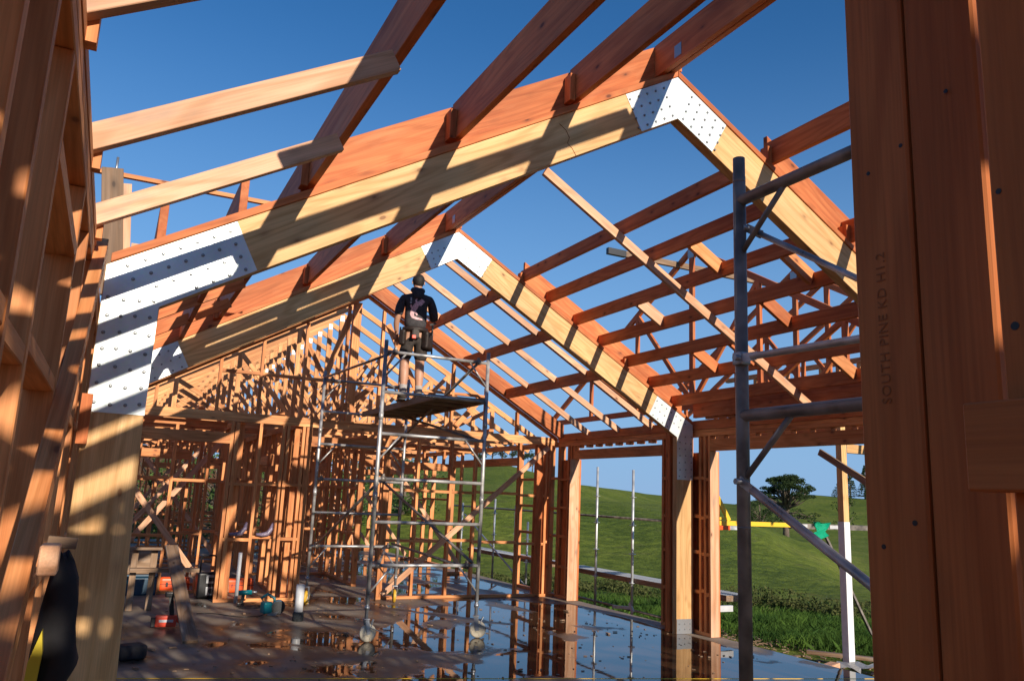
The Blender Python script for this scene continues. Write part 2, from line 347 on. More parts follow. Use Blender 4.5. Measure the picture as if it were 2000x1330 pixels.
# ------------------------------------------------------------------ wet concrete slab
def slab_mat():
    M, n, l, b = mat('wet_concrete')
    tc = node(n, 'ShaderNodeTexCoord')
    def noise(s, d=5, sc=(1, 1, 1), off=(0, 0, 0), ds=0):
        mp = node(n, 'ShaderNodeMapping'); mp.inputs['Scale'].default_value = sc; mp.inputs['Location'].default_value = off; l.new(tc.outputs['Object'], mp.inputs[0])
        x = node(n, 'ShaderNodeTexNoise'); x.inputs['Scale'].default_value = s; x.inputs['Detail'].default_value = d; x.inputs['Distortion'].default_value = ds
        l.new(mp.outputs[0], x.inputs[0]); return x.outputs[0]
    sx = node(n, 'ShaderNodeSeparateXYZ'); l.new(tc.outputs['Object'], sx.inputs[0])
    # puddle mask : noise + bias growing to the right, less at the far end
    bx = node(n, 'ShaderNodeMapRange'); l.new(sx.outputs[0], bx.inputs[0]); bx.inputs[1].default_value = 1.5; bx.inputs[2].default_value = 6.0; bx.inputs[3].default_value = -.065; bx.inputs[4].default_value = .14
    by = node(n, 'ShaderNodeMapRange'); l.new(sx.outputs[1], by.inputs[0]); by.inputs[1].default_value = 10; by.inputs[2].default_value = 13; by.inputs[3].default_value = .02; by.inputs[4].default_value = -.09
    ad = node(n, 'ShaderNodeMath', operation='ADD'); l.new(noise(1.1, 4, (1, .8, 1), (3.3, 1.2, 0), .4), ad.inputs[0]); l.new(bx.outputs[0], ad.inputs[1])
    ad2 = node(n, 'ShaderNodeMath', operation='ADD'); l.new(ad.outputs[0], ad2.inputs[0]); l.new(by.outputs[0], ad2.inputs[1])
    lip = node(n, 'ShaderNodeMapRange'); l.new(sx.outputs[0], lip.inputs[0]); lip.inputs[1].default_value = 7.22; lip.inputs[2].default_value = 7.42; lip.inputs[3].default_value = 0; lip.inputs[4].default_value = -.5
    by2 = node(n, 'ShaderNodeMapRange'); l.new(sx.outputs[1], by2.inputs[0]); by2.inputs[1].default_value = 7.4; by2.inputs[2].default_value = 8.4; l.new(by2.outputs[0], (lm := node(n, 'ShaderNodeMath', operation='MULTIPLY')).inputs[0]); l.new(lip.outputs[0], lm.inputs[1])
    ad3 = node(n, 'ShaderNodeMath', operation='ADD'); l.new(ad2.outputs[0], ad3.inputs[0]); l.new(lm.outputs[0], ad3.inputs[1]); ad2 = ad3
    pm = ramp(n, [(.53, (0, 0, 0)), (.56, (1, 1, 1))]); l.new(ad2.outputs[0], pm.inputs[0])
    damp = ramp(n, [(.38, (0, 0, 0)), (.54, (1, 1, 1))]); l.new(ad2.outputs[0], damp.inputs[0])
    dry = ramp(n, [(.3, (.20, .155, .115)), (.7, (.33, .27, .21))]); l.new(noise(2.4, 8), dry.inputs[0])
    wet = ramp(n, [(.3, (.040, .021, .011)), (.7, (.082, .044, .023))]); l.new(noise(1.6, 7, (1, 1, 1), (7, 1, 0)), wet.inputs[0])
    c = mixc(n, l, dry.outputs[0], wet.outputs[0], damp.outputs[0])
    sp = ramp(n, [(.70, (1, 1, 1)), (.78, (.45, .4, .35))]); l.new(noise(26, 3), sp.inputs[0])
    c = mixc(n, l, c, sp.outputs[0], 1.0, 'MULTIPLY')
    l.new(c, b.inputs['Base Color'])
    r1 = ramp(n, [(0, (.6, .6, .6)), (1, (.27, .27, .27))]); l.new(damp.outputs[0], r1.inputs[0])
    ro = mixc(n, l, r1.outputs[0], (.025, .025, .025), pm.outputs[0])
    l.new(ro, b.inputs['Roughness'])
    sp2 = mixc(n, l, (.2, .2, .2), (.5, .5, .5), pm.outputs[0]); l.new(sp2, b.inputs['Specular IOR Level'])
    b.inputs['IOR'].default_value = 1.36
    inv = node(n, 'ShaderNodeMath', operation='SUBTRACT'); inv.inputs[0].default_value = 1; l.new(pm.outputs[0], inv.inputs[1])
    st = node(n, 'ShaderNodeMath', operation='MULTIPLY'); l.new(inv.outputs[0], st.inputs[0]); st.inputs[1].default_value = .35
    bp = node(n, 'ShaderNodeBump'); bp.inputs['Distance'].default_value = .006; l.new(st.outputs[0], bp.inputs['Strength'])
    l.new(noise(18, 6), bp.inputs['Height'])
    bp2 = node(n, 'ShaderNodeBump'); bp2.inputs['Distance'].default_value = .004; bp2.inputs['Strength'].default_value = .12
    l.new(noise(3.5, 2), bp2.inputs['Height']); l.new(bp.outputs[0], bp2.inputs['Normal'])
    l.new(bp2.outputs[0], b.inputs['Normal'])
    return M
SLAB = slab_mat()
mb = MB(); mb.box(-.25, 7.63, -8, 27, -.34, 0)
tag(mb.build('floor', SLAB), None, None, kind='structure')
# ------------------------------------------------------------------ portal frames
def plate_part(t, pts, y, name='knee_plate', bolts=()):
    m_ = MB(); m_.prism(pts, 'y', y-.004, y); o = t.part(name, m_, PLATE)
    for x, z in bolts:
        b = bpy.data.objects.new('bolt', bolt_mesh()); COL.objects.link(b); b.parent = o; b.location = Vector((x, y-.004, z))-t.loc
    return o
BM_ = []
def bolt_mesh():
    if not BM_:
        b = MB(); b.lathe((0, 0, 0), [(.0095, 0), (.0095, -.002), (.0066, -.003), (.0085, -.007), (.004, -.008)], 'y', 12)
        me = bpy.data.meshes.new('bolt'); b.bm.to_mesh(me); b.bm.free(); me.materials.append(STUDM); BM_.append(me)
    return BM_[0]
def portal(y, label, big):
    t = Thing('portal_frame', label, 'portal frame', (0, y, 0), 'portal frames across the room')
    zi = zt(LG)-DV
    L = LG; yb = y+.09
    # legs
    lo = .045 if big else 0
    m_ = MB(); m_.prism([(0, 0), (L+lo, 0), (L-.01 if big else L, 2.1), (L, zi), (0, ZE)], 'y', y, yb, (0, 1)); t.part('leg', m_, LVL, bevel=.002)
    m_ = MB(); m_.prism([(WD, 0), (WD-L, 0), (WD-L, zi), (WD, ZE)], 'y', y, yb, (0, 1)); t.part('leg', m_, LVL, bevel=.002)
    # rafters (meet legs on a mitre, meet one another at the ridge)
    m_ = MB(); m_.prism([(0.0, ZE), (L, zi), (MID, zt(MID)-DV), (MID, zt(MID))], 'y', y, yb, (1, T)); t.part('rafter', m_, LVL, bevel=.002)
    m_ = MB(); m_.prism([(WD, ZE), (WD-L, zi), (MID, zt(MID)-DV), (MID, zt(MID))], 'y', y, yb, (1, -T)); t.part('rafter', m_, LVL, bevel=.002)
    # top flange strips
    for s in (0, 1):
        def X(x): return WD-x if s else x
        m_ = MB(); m_.prism([(X(0.02), zt(.02)+.002), (X(MID-.002), zt(MID)+.001), (X(MID-.002), zt(MID)+.052), (X(0.02), zt(.02)+.05)], 'y', y-.012, yb, (1, -T if s else T)); t.part('top_strip', m_, RED, bevel=.002)
        a, b, o = (.97 if big else .10, 3.60, .345) if not s else (.12, 2.72, .385)
        m_ = MB(); m_.prism([(X(a), zt(a)+.0), (X(b), zt(b)+.0), (X(b), zt(b)+o), (X(a), zt(a)+o)], 'y', yb+.001, yb+.046, (1, -T if s else T)); t.part('packer_board', m_, RED, bevel=.002)
    # knee plates with bolts
    for s in (0, 1):
        def X(x): return WD-x if s else x
        e = .004
        pts = [(X(e), 2.035), (X(LG-e), 2.035), (X(LG-e), zi-e), (X(.7588), zt(.7588)-DV+e), (X(.6217), zt(.6217)-e), (X(e), zt(0)-e)]
        bl = []
        if big and s: plate_part(t, pts, y-.0005, 'knee_plate', []); continue
        for k in range(7):
            if not big and not s: break
            for j in range(4 if big else 3):
                bl.append((X(.035+(.07 if big else .1)*j+.006*math.sin(k*3+j)), 2.085+.092*k+.008*math.sin(j*5+k)))
        for k in range(1, 8):
            for j in range(4 if big else 3):
                xx = .02+k*.082+(3-j)*.034; zz = zt(xx)-DV+.035+j*(.088 if big else .12)
                if zz > 2.72: bl.append((X(xx), zz))
        plate_part(t, pts, y-.0005, 'knee_plate', bl)
    pts = [(MID-.4816, zt(MID-.4816)-.003), (MID, zt(MID)-.003), (MID+.4816, zt(MID-.4816)-.003), (MID+.3356, zt(MID-.3356)-DV+.003), (MID, zt(MID)-DV+.003), (MID-.3356, zt(MID-.3356)-DV+.003)]
    bl = []
    for s in (-1, 1):
        for k in range(5):
            for j in range(4 if big else 3):
                xx = MID+s*(.05+.078*k+.028*j); bl.append((xx, zt(xx)-DV+.04+.085*j))
    plate_part(t, pts, y-.0005, 'apex_plate', bl)
    # foot brackets
    for s in (0, 1):
        x0, x1 = (WD-L+.003, WD-.004) if s else (.004, L+lo-.006)
        m_ = MB(); m_.box(x0, x1, y-.006, y-.001, 0.002, .19); o = t.part('foot_bracket', m_, GREYM)
        for k in range(3):
            for j in range(2):
                b = bpy.data.objects.new('bolt', bolt_mesh()); COL.objects.link(b); b.parent = o; b.location = Vector((x0+.04+.09*k, y-.006, .06+.07*j))-t.loc
    return t
def crack(t, y):
    t.part('crack', MB().path([(2.69, y-.0005, 4.30), (2.745, y-.0005, 4.265), (2.775, y-.0005, 4.215), (2.76, y-.0005, 4.17), (2.80, y-.0005, 4.14), (2.835, y-.0005, 4.09)], .0028, 5), INK)
P1 = portal(Y1, 'nearest pale laminated portal frame with big bolted steel knee plates', True)
crack(P1, Y1)
P2 = portal(Y2, 'second pale laminated portal frame behind the nearest one, above the workman', False)
# ------------------------------------------------------------------ purlins
PX = [1.017, 1.937, 2.837]
BOT, HT = .075, .275
def ypurlin(x, ya, yb, w, h, bot, label, side=0, group='red roof purlins', name='roof_purlin', cleat=True, material=None):
    zc = zt(x)+bot+h/2
    t = Thing(name, label, 'roof purlin', (x, ya, zc-h/2), group)
    t.part('board', MB().beam((x, ya, zc), (x, yb, zc), w, h), material or RED, bevel=.002)
    if cleat:
        cx = x-(w/2+.0225)
        t.part('cleat', MB().beam((cx, yb-.047, zc-h*.5-.01), (cx, yb-.047, zc+h*.22), .043, .088, (0, 1, 0)), RED, bevel=.002)
    return t
SLN = ['left']
for b, (ya, yb, bay) in enumerate(((-.5, Y1+.09, 'near bay'), (Y1+.137, Y2+.09, 'middle bay'), (Y2+.137, Y3-.10, 'far bay'))):
    for i, x in enumerate(PX):
        ypurlin(x, ya, yb, .045, HT, BOT, 'deep red roof purlin, %s up the left slope in the %s' % (NTH[i], bay))
    if b == 1:
        for i, (x, lab) in enumerate(((.655, 'short red purlin end rising above the steel knee, right one of two'), (.245, 'short red purlin end rising above the steel knee, left one of two'))):
            ypurlin(x, Y1+.02+.075, Y2+.05, .045, .26, .01, lab, cleat=False)
    # ridge beam: board pair
    t = Thing('ridge_beam', 'deep red doubled ridge beam along the peak of the %s' % bay, 'ridge beam', (MID-.06, ya, zt(MID-.06)), 'ridge beams')
    for xx, dz in ((MID-.13, 0), (MID-.055, -.02)):
        t.part('board', MB().beam((xx, ya, zt(xx)+.075+.13+dz), (xx, yb if b < 2 else yb, zt(xx)+.075+.13+dz), .045, .27), RED, bevel=.002)
    t.part('cleat', MB().beam((MID+.01, yb-.06, zt(MID)-.0+.055), (MID+.01, yb-.06, zt(MID)+.24), .06, .07, (0, 1, 0)), RED, bevel=.002)
    t.part('nail_plate', MB().box(MID-.156, MID-.153, yb-.33, yb-.25, zt(MID)+.03, zt(MID)+.13), GREYM)
# right slope
XR2 = [4.70, 5.09, 5.52, 5.93, 6.35, 6.77, 7.17]
for i, x in enumerate([4.72, 5.60, 6.48]):
    ypurlin(x, -.5, Y1+.09, .045, .20, .085, 'red roof purlin, %s down the right slope in the near bay' % NTH[i], 1)
for i, x in enumerate(XR2):
    ypurlin(x, Y1+.137, Y2+.088, .045, .15, .075, 'narrow red purlin, %s down the right slope in the middle bay' % NTH[i], 1, cleat=i in (0, 4))
XR3 = [4.65, 5.47, 6.31]
for i, x in enumerate(XR3):
    ypurlin(x, Y2+.137, Y3-.16, .045, .17, -.06, 'red roof purlin, %s down the right slope in the far bay' % NTH[i], 1, cleat=False)
# extra rafter laid over the purlins, near bay (above the picture, shades the portal)
solo('shade_rafter', MB().beam((.95, 2.17, zt(.95)+.43), (MID-.1, 2.17, zt(MID-.1)+.43), .045, .125), LIGHT, 'pale rafter laid on top of the near purlins', 'rafter', (.95, 2.17, zt(.95)+.36))
# light jack rafters at left (near bay), ends against first purlin
for y, lab in ((3.80, 'pale jack rafter from the left wall to the first purlin, closest to the steel knee'),
               (2.91, 'pale jack rafter with grey stains, middle of the three at upper left'),
               (2.02, 'pale jack rafter cut off by the top left edge of the view'),
               (1.13, 'pale jack rafter above the doorway')):
    a = Vector((-.16, y, zt(0)+T*-.16+.05)); b = Vector((.99, y, zt(.99)+.05))
    t = Thing('jack_rafter', lab, 'rafter', a, 'pale jack rafters at upper left')
    t.part('board', MB().beam(a, b, .045, .09, (0, 0, 1)), LIGHT, bevel=.002)
    t.part('seat_block', MB().beam((-.03, y+.046, 2.74), (-.03, y+.046, 2.88), .045, .045, (0, 1, 0)), PINE)
for i, y in enumerate((7.95, 7.05, 6.15)):
    solo('jack_rafter', MB().beam((-.16, y, zt(0)-T*.16+.05), (.99, y, zt(.99)+.05), .045, .09, (0, 0, 1)), RED, 'short jack rafter left of the middle bay purlins, %s from the far end' % NTH[i], 'rafter', (-.16, y, 2.75), 'jack rafters of the middle bay')
for i, (y, b) in enumerate(((6.9, 3.0), (6.25, 2.8))):  # boards added to throw shadow bands onto the second portal
    solo('shade_rafter', MB().beam((.95, y, zt(.95)+.43), (b, y, zt(b)+.43), .045, .125), LIGHT, 'pale shade board added across the middle bay purlins, %s' % ('longer one' if i == 0 else 'shorter one'), 'rafter', (.95, y, zt(.95)+.36))
# middle-bay long rafter under the purlins, plus blocking
solo('long_rafter', MB().beam((MID, 6.7, zt(MID)-.0), (7.42, 6.7, zt(7.42)-.0), .045, .095, (0, 0, 1)), LIGHT, 'long thin pale rafter running under the middle bay purlins on the right slope', 'rafter', (MID, 6.7, zt(MID)), bevel=.002)
for i, y, mt in ((2, 7.62, LIGHT), (4, 7.62, RED), (4, 6.95, RED), (1, 6.12, PINE), (3, 6.0, RED), (5, 5.9, PINE), (2, 5.3, PINE)):
    x0, x1 = XR2[i]+.024, XR2[i+1]-.024
    solo('blocking', MB().beam((x0, y, zt(x0)+.15), (x1, y, zt(x1)+.15), .045, .14), mt,
         'short block between the %s and %s middle bay purlins, %s' % (NTH[i], NTH[i+1], 'towards the camera' if y < 6.5 else 'nearer the second portal' if y > 7.2 else 'half way along'), 'blocking', (x0, y, zt(x0)+.09), 'short blocks between middle bay purlins', bevel=.002)
# far-bay rafters (in line, cut between purlins -> continuous board each)
for i, y in enumerate((9.97, 10.88, 11.82)):
    a, b = (MID+.0, y, zt(MID)+.06), (7.66, y, ZE-T*.2+.06)
    t = Thing('far_bay_rafter', 'pale rafter on the right slope of the far bay, %s beyond the second portal' % NTH[i], 'rafter', a, 'pale rafters of the far bay right slope')
    xs = [MID+.002]+[v for x in XR3 for v in (x-.024, x+.024)]+[7.62]
    for k in range(0, len(xs), 2):
        t.part('board', MB().beam((xs[k], y, ZE+T*(WD-xs[k])+.06), (xs[k+1], y, ZE+T*(WD-xs[k+1])+.06), .045, .095), LIGHT, bevel=.002)
# board behind far gable (orange) both slopes
t = Thing('gable_rafter_board', 'broad orange rafter board in front of the far gable wall', 'rafter board', (MID, Y3-.14, zt(MID)))
for s in (0, 1):
    def X(x): return WD-x if s else x
    t.part('board', MB().prism([(X(-.05), zt(-.05)-.02), (X(MID), zt(MID)-.02), (X(MID), zt(MID)+.25), (X(-.05), zt(-.05)+.25)], 'y', Y3-.155, Y3-.11, (1, -T if s else T)), PINE if s == 0 else RED)
    t.part('board', MB().prism([(X(-.05), zt(-.05)+.0), (X(MID), zt(MID)+.0), (X(MID), zt(MID)+.05), (X(-.05), zt(-.05)+.05)], 'y', Y3-.095, Y3-.005, (1, -T if s else T)), PINE)
# ------------------------------------------------------------------ stud walls
def wall(name, label, axis, at, a0, a1, H, th, studs, cat='stud wall', openings=(), nogs=(), braces=(), material=None, dbl=False, bottom=True, sw=.045, group=None, z0=0, bevel=0, top=2):
    """axis 'x': runs along x at y=at..at+th ; axis 'y': runs along y at x=at..at+th.
       openings: (s0, s1, head_z) leave studs/nogs/bottom out below head and add a lintel"""
    material = material or PINE
    base = (a0, at, z0) if axis == 'x' else (at, a0, z0)
    t = Thing(name, label, cat, base, group)
    def bx(s0, s1, z0_, z1_, m_=None, inset=0):
        m_ = m_ or MB()
        if axis == 'x': m_.box(s0, s1, at+inset, at+th-inset, z0_, z1_)
        else: m_.box(at+inset, at+th-inset, s0, s1, z0_, z1_)
        return m_
    def inop(s, z=0): return any(o[0]-.01 < s < o[1]+.01 and z < o[2] for o in openings)
    if bottom:
        cuts = sorted([(o[0], o[1]) for o in openings if len(o) < 4]); s = a0
        for c0, c1 in cuts+[(a1, a1)]:
            if c0-s > .02: t.part('bottom_plate', bx(s, c0, z0+.002, z0+.047), material, bevel=bevel)
            s = c1
    for k in range(top): t.part('top_plate', bx(a0, a1, H-.047*(k+1)+.002, H-.047*k), material, bevel=bevel)
    zt_ = H-.047*top; ss = []
    for s in studs:
        z0_ = z0+.048
        for o in openings:
            if o[0]-.01 < s < o[1]+.01: z0_ = o[2]+.16
        t.part('stud', bx(s-sw/2, s+sw/2, z0_, zt_, inset=.001), material, bevel=bevel); ss.append(s)
    for o in openings:
        t.part('lintel', bx(o[0], o[1], o[2], o[2]+.158, inset=-.003), material, bevel=bevel)
        for s in (o[0]-sw/2, o[1]+sw/2):
            t.part('stud', bx(s-sw/2, s+sw/2, z0+.048, zt_, inset=.001), material, bevel=bevel); ss.append(s)
        if len(o) > 3:
            t.part('sill', bx(o[0], o[1], o[3]-.045, o[3], inset=.002), material)
            for s in [o[0]+.3*k for k in range(1, int((o[1]-o[0])/.3)+1) if o[0]+.3*k < o[1]-.05]:
                t.part('stud', bx(s-sw/2, s+sw/2, z0+.048, o[3]-.046, inset=.004), material)
    ss.sort()
    for z in nogs:
        for s0, s1 in zip(ss, ss[1:]):
            c = (s0+s1)/2
            if s1-s0 < sw*1.6 or inop(c, z): continue
            dz = random.choice((0, 0, .02, -.02))
            t.part('nog', bx(s0+sw/2+.001, s1-sw/2-.001, z-.0225+dz, z+.0225+dz, inset=.003), material, bevel=bevel)
    for s0, zz0, s1, zz1 in braces:
        f = at-.013
        p0, p1 = ((s0, f, zz0), (s1, f, zz1)) if axis == 'x' else ((at+th+.013, s0, zz0), (at+th+.013, s1, zz1))
        t.part('brace', MB().beam(p0, p1, .025, .09, (0, 0, 1)), LIGHT)
    return t
# far gable wall (y = Y3)
g = wall('gable_wall', 'framed gable wall closing the far end of the room behind the scaffold tower', 'x', Y3, -.02, WD+.02, 2.752, .09,
     [2.18, 2.53, 2.60, 2.84, 4.28, 4.80, 5.40, 5.86, 6.72, 7.26, 7.34], openings=((.33, 1.74, 2.32), (2.97, 4.21, 2.36)),
     nogs=(.92, 1.74), braces=((4.30, .07, 7.28, 2.62),))
t = g
for c_ in g.o.children:
    if c_.name.split('.')[0] == 'top_plate': c_.data.materials[0] = TRUSSP
g_loc = t.loc
def gp(name, m_, mt=None, **k): return t.part(name, m_, mt or PINE, **k)
gp('stud', MB().box(7.06, 7.20, Y3+.001, Y3+.089, .048, 2.65), RED); gp('stud', MB().box(1.80, 1.86, Y3+.001, Y3+.089, .048, 2.65)); gp('stud', MB().box(2.88, 2.925, Y3+.001, Y3+.089, .048, 2.65))
for s, w in ((.63, .045), (1.49, .045), (2.1, .045), (2.76, .045), (3.42, .045), (3.55, .13), (4.02, .045), (4.68, .045), (5.35, .045), (6.0, .045), (6.64, .045)):
    gp('gable_stud', MB().box(s-w/2, s+w/2, Y3+.003, Y3+.087, 2.80, zt(s)-.06))
for a, b in ((1.51, 2.08), (2.12, 2.74), (2.78, 3.40), (3.62, 4.0), (4.04, 4.66), (4.70, 5.33), (5.37, 5.98)):
    gp('gable_nog', MB().box(a, b, Y3+.005, Y3+.085, 3.41, 3.455))
gp('gable_chord', MB().box(-.02, WD+.02, Y3-.002, Y3+.092, 2.754, 2.80), TRUSSP)
for s in (0, 1):
    def X(x): return WD-x if s else x
    gp('gable_chord', MB().prism([(X(0), zt(0)-.05), (X(MID), zt(MID)-.05), (X(MID), zt(MID)-.002), (X(0), zt(0)-.002)], 'y', Y3-.001, Y3+.091, (1, -T if s else T)), TRUSSP)
for a, za, b, zb in ((3.9, 3.4, 3.2, 2.82), (4.7, 3.4, 4.1, 4.5), (5.9, 3.38, 5.42, 2.85), (3.1, 3.48, 3.45, 4.6)):
    gp('gable_brace', MB().beam((a, Y3+.045, za), (b, Y3+.045, zb), .045, .09))
# right long wall (x = 7.5)
rw = wall('long_wall', 'framed right wall with tall door openings towards the green hill', 'y', 7.485, .6, 25.2, 2.735, .10,
     [.9, 3.2, 3.8, 4.4, 4.65, 8.74, 8.84, 9.12, 9.30, 9.58, 12.34, 12.44, 12.72, 12.78, 13.1, 13.7, 19.2, 19.8, 23.2, 23.8, 24.6],
     openings=((1.4, 2.9, 2.3), (4.8, 8.62, 2.44), (9.70, 12.22, 2.405), (14.4, 17.9, 2.33), (20.6, 22.6, 2.2)), nogs=(.55, 1.05, 1.55, 2.05), sw=.045, material=PINE)
t = rw
for (a, b) in ((4.8, 8.62), (9.70, 12.22)):
    s = a+.3
    while s < b:
        t.part('cripple', MB().box(7.49, 7.58, s-.05, s+.05, 2.60, 2.64), PINE); s += .3
t.part('upper_plate', MB().box(7.47, 7.59, .6, 12.8, 2.737, 2.80), RED); t.part('upper_plate', MB().box(7.50, 7.545, .6, 12.8, 2.802, 2.87), RED)
for y in (9.22, 12.3):   # wide facing boards of the boxed posts
    pass
t.part('eave_beam', MB().box(7.42, 7.465, 3.0, 8.9, 2.90, 3.14), RED); t.part('eave_beam', MB().box(7.47, 7.515, 3.0, 8.7, 2.875, 3.10), RED)
t.part('jamb_board', MB().box(7.53, 7.57, 12.48, 12.68, .05, 2.40), RED); t.part('jamb_board', MB().box(7.53, 7.57, 12.365, 12.415, .05, 2.40), RED)
t.part('jamb_board', MB().box(7.60, 7.645, 8.625, 9.65, .003, 2.43), RED)
t.part('jamb_board', MB().box(7.59, 7.63, 12.225, 12.8, .003, 2.40), RED)
t.part('jamb_board', MB().box(7.40, 7.59, 12.215, 12.222, .003, 2.40), LIGHT)
t.part('jamb_board', MB().box(7.475, 7.62, 8.612, 8.619, .003, 2.43), LIGHT)
t.part('jamb_board', MB().box(WD-LG-.01, 7.44, Y2+.14, Y2+.19, .003, 2.70), RED); t.part('jamb_board', MB().box(WD-LG-.01, 7.44, Y2+.192, Y2+.237, .003, 2.70), RED)
# left long wall (x = -.125 .. -.035)
lw = wall('long_wall', 'framed left wall running close beside the camera', 'y', -.125, .5, 25.2, 2.735, .09,
     [.62, .95, 1.22, 1.545, 1.93, 2.88, 3.42, 3.87, 4.42, 4.50, 4.72, 5.3, 5.9, 6.5, 7.1, 7.7, 8.3, 8.9, 9.5, 10.1, 10.7, 11.3, 11.9, 12.5, 13.1, 13.7, 14.4, 15.1, 17.5, 18.2, 18.9, 21.6, 22.3, 23, 24],
     openings=((15.6, 17.1, 2.1, .9), (19.4, 21.2, 2.1, .9)), nogs=(.66, 1.32, 1.965), bevel=.003)
t = lw
t.part('nog', MB().box(-.124, -.036, 1.955, 2.855, 2.40, 2.445), PINE); t.part('top_plate', MB().box(-.128, -.032, .5, 12.7, 2.737, 2.782), PINE)
solo('leaning_prop', MB().beam((-.012, 4.10, 2.77), (-.012, .95, .50), .05, .10, (0, 0, 1)), PINE, 'reddish prop board leaning against the left wall', 'timber prop', (0, .95, .5), bevel=.002)
# wall end next to leg 1
t.part('packer', MB().box(-.02, .03, 4.50, 4.556, 1.87, 2.12), RED)
solo('wall_bolt_block', MB().box(.03, .070, 2.13, 2.22, 1.482, 1.548), LIGHT, 'pale timber offcut block sticking out of the left wall above the black jacket', 'timber block', (.0, 2.17, 1.475), bevel=.003)
solo('timber_stub', MB().beam((.0, 3.0, 1.50), (.085, 3.0, 1.493), .03, .034), OLD, 'grey timber stub projecting behind the pale block', 'timber block', (0, 3.0, 1.51), bevel=.002)
# interior walls beyond the gable
def rng(a, b, d):
    r = []; 
    while a < b: r.append(round(a+random.uniform(-.04, .04), 3)); a += d
    return r
iw = [('x', 13.9, .0, 1.8, (), 'short stud wall close behind the gable opening on the left'), ('x', 19.3, .0, 2.6, (), 'stud wall between the left back rooms'),
      ('x', 23.6, 1.0, 7.4, ((3.4, 4.3, 2.1),), 'closely studded wall just before the end wall'),
      ('x', 14.9, .0, 2.6, ((.5, 1.35, 2.1),), 'left half of the first cross wall beyond the gable wall'),
      ('x', 16.6, 2.7, 7.4, ((4.9, 6.9, 2.2),), 'wide cross wall with a broad opening in the middle rooms'),
      ('x', 18.3, .0, 3.2, ((1.9, 2.75, 2.1),), 'cross wall on the left of the back rooms'),
      ('x', 20.3, 1.5, 7.4, ((3.1, 3.95, 2.1), (5.6, 6.5, 2.1)), 'cross wall with two doorways in the back rooms'),
      ('x', 22.4, .0, 5.0, ((2.2, 3.0, 2.1),), 'last cross wall in front of the end wall'),
      ('x', 25.1, -.02, 7.48, ((1.0, 2.6, 2.1, .9), (4.4, 6.2, 2.1, .9)), 'end wall with two window openings furthest away')]
for ax, at, a0, a1, op, lab in iw:
    wall('partition_wall', lab, ax, at, a0, a1, 2.72, .09, rng(a0+.05, a1, .5), openings=op, nogs=(.9, 1.75), braces=((a0+.1, .1, a0+1.9, 2.5),) if at in (14.9, 18.3, 22.4) else ((a1-.1, .1, a1-2.0, 2.5),))
for at, a0, a1, op, lab in ((1.86, 12.93, 14.8, (), 'short wall running back from the double stud'), (2.72, 12.93, 18.2, ((15.2, 16.2, 2.1),), 'hall wall on the left of the doorway'),
                            (4.30, 14.6, 20.2, ((17.2, 18.1, 2.1),), 'hall wall on the right of the doorway'), (3.2, 20.5, 25, ((23.2, 24.1, 2.1),), 'dividing wall at the far back'), (5.1, 20.5, 25, (), 'closet wall at the far back right')):
    wall('partition_wall', lab, 'y', at, a0, a1, 2.72, .09, rng(a0+.05, a1, .52), openings=op, nogs=(.9, 1.75), braces=((a0+.1, .1, a0+1.7, 2.4),))
KNOTS = [(.567, 2.205, 1.0), (.632, 2.16, 1), (.682, 2.14, 1.0), (.641, 1.69, 1.2), (.685, 1.66, 1.1), (.430, 2.0, 1.0), (.425, 1.87, 1.4)]
# front wall right of the doorway (jamb beside the camera)
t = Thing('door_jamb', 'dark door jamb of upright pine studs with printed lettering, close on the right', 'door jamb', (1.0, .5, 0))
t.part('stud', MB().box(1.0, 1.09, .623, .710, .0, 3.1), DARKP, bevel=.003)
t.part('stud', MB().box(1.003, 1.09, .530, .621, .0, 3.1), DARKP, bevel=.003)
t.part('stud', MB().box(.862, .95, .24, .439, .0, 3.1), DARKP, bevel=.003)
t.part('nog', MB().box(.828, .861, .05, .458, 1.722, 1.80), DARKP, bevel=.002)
KN = MB()
for (ky, kz, kr) in KNOTS: KN.lathe((1.0 if ky > .46 else .862, ky, kz), [(.0028*kr, -.0006), (.0028*kr, 0)], 'x', 10)
t.part('nail_dents', KN, BLACK)
def text_part(th, s, size, loc, rot, material, name='lettering'):
    c = bpy.data.curves.new(name, 'FONT'); c.body = s; c.size = size; c.extrude = .0002; c.space_character = 1.12
    o = bpy.data.objects.new(name, c); COL.objects.link(o)
    dg = bpy.context.evaluated_depsgraph_get(); me = bpy.data.meshes.new_from_object(o.evaluated_get(dg))
    COL.objects.unlink(o); bpy.data.objects.remove(o)
    me.materials.append(material); q = bpy.data.objects.new(name, me); COL.objects.link(q)
    M = rot.to_4x4(); M.translation = Vector(loc)-th.loc; q.parent = th.o; q.matrix_local = M
    return q
RV = Matrix(((0, 0, -1), (0, 1, 0), (1, 0, 0)))
RV = Matrix(((0, 0, -1), (0, 1, 0), (1, 0, 0)))   # columns: text x -> +z, text y -> +y, normal -> -x
text_part(t, 'SOUTH PINE KD H1.2', .0185, (.9992, .664, 1.832), RV, INK)
text_part(t, 'SOUTH PINE KD H1.2', .0185, (.8612, .385, 1.86), RV, INK)
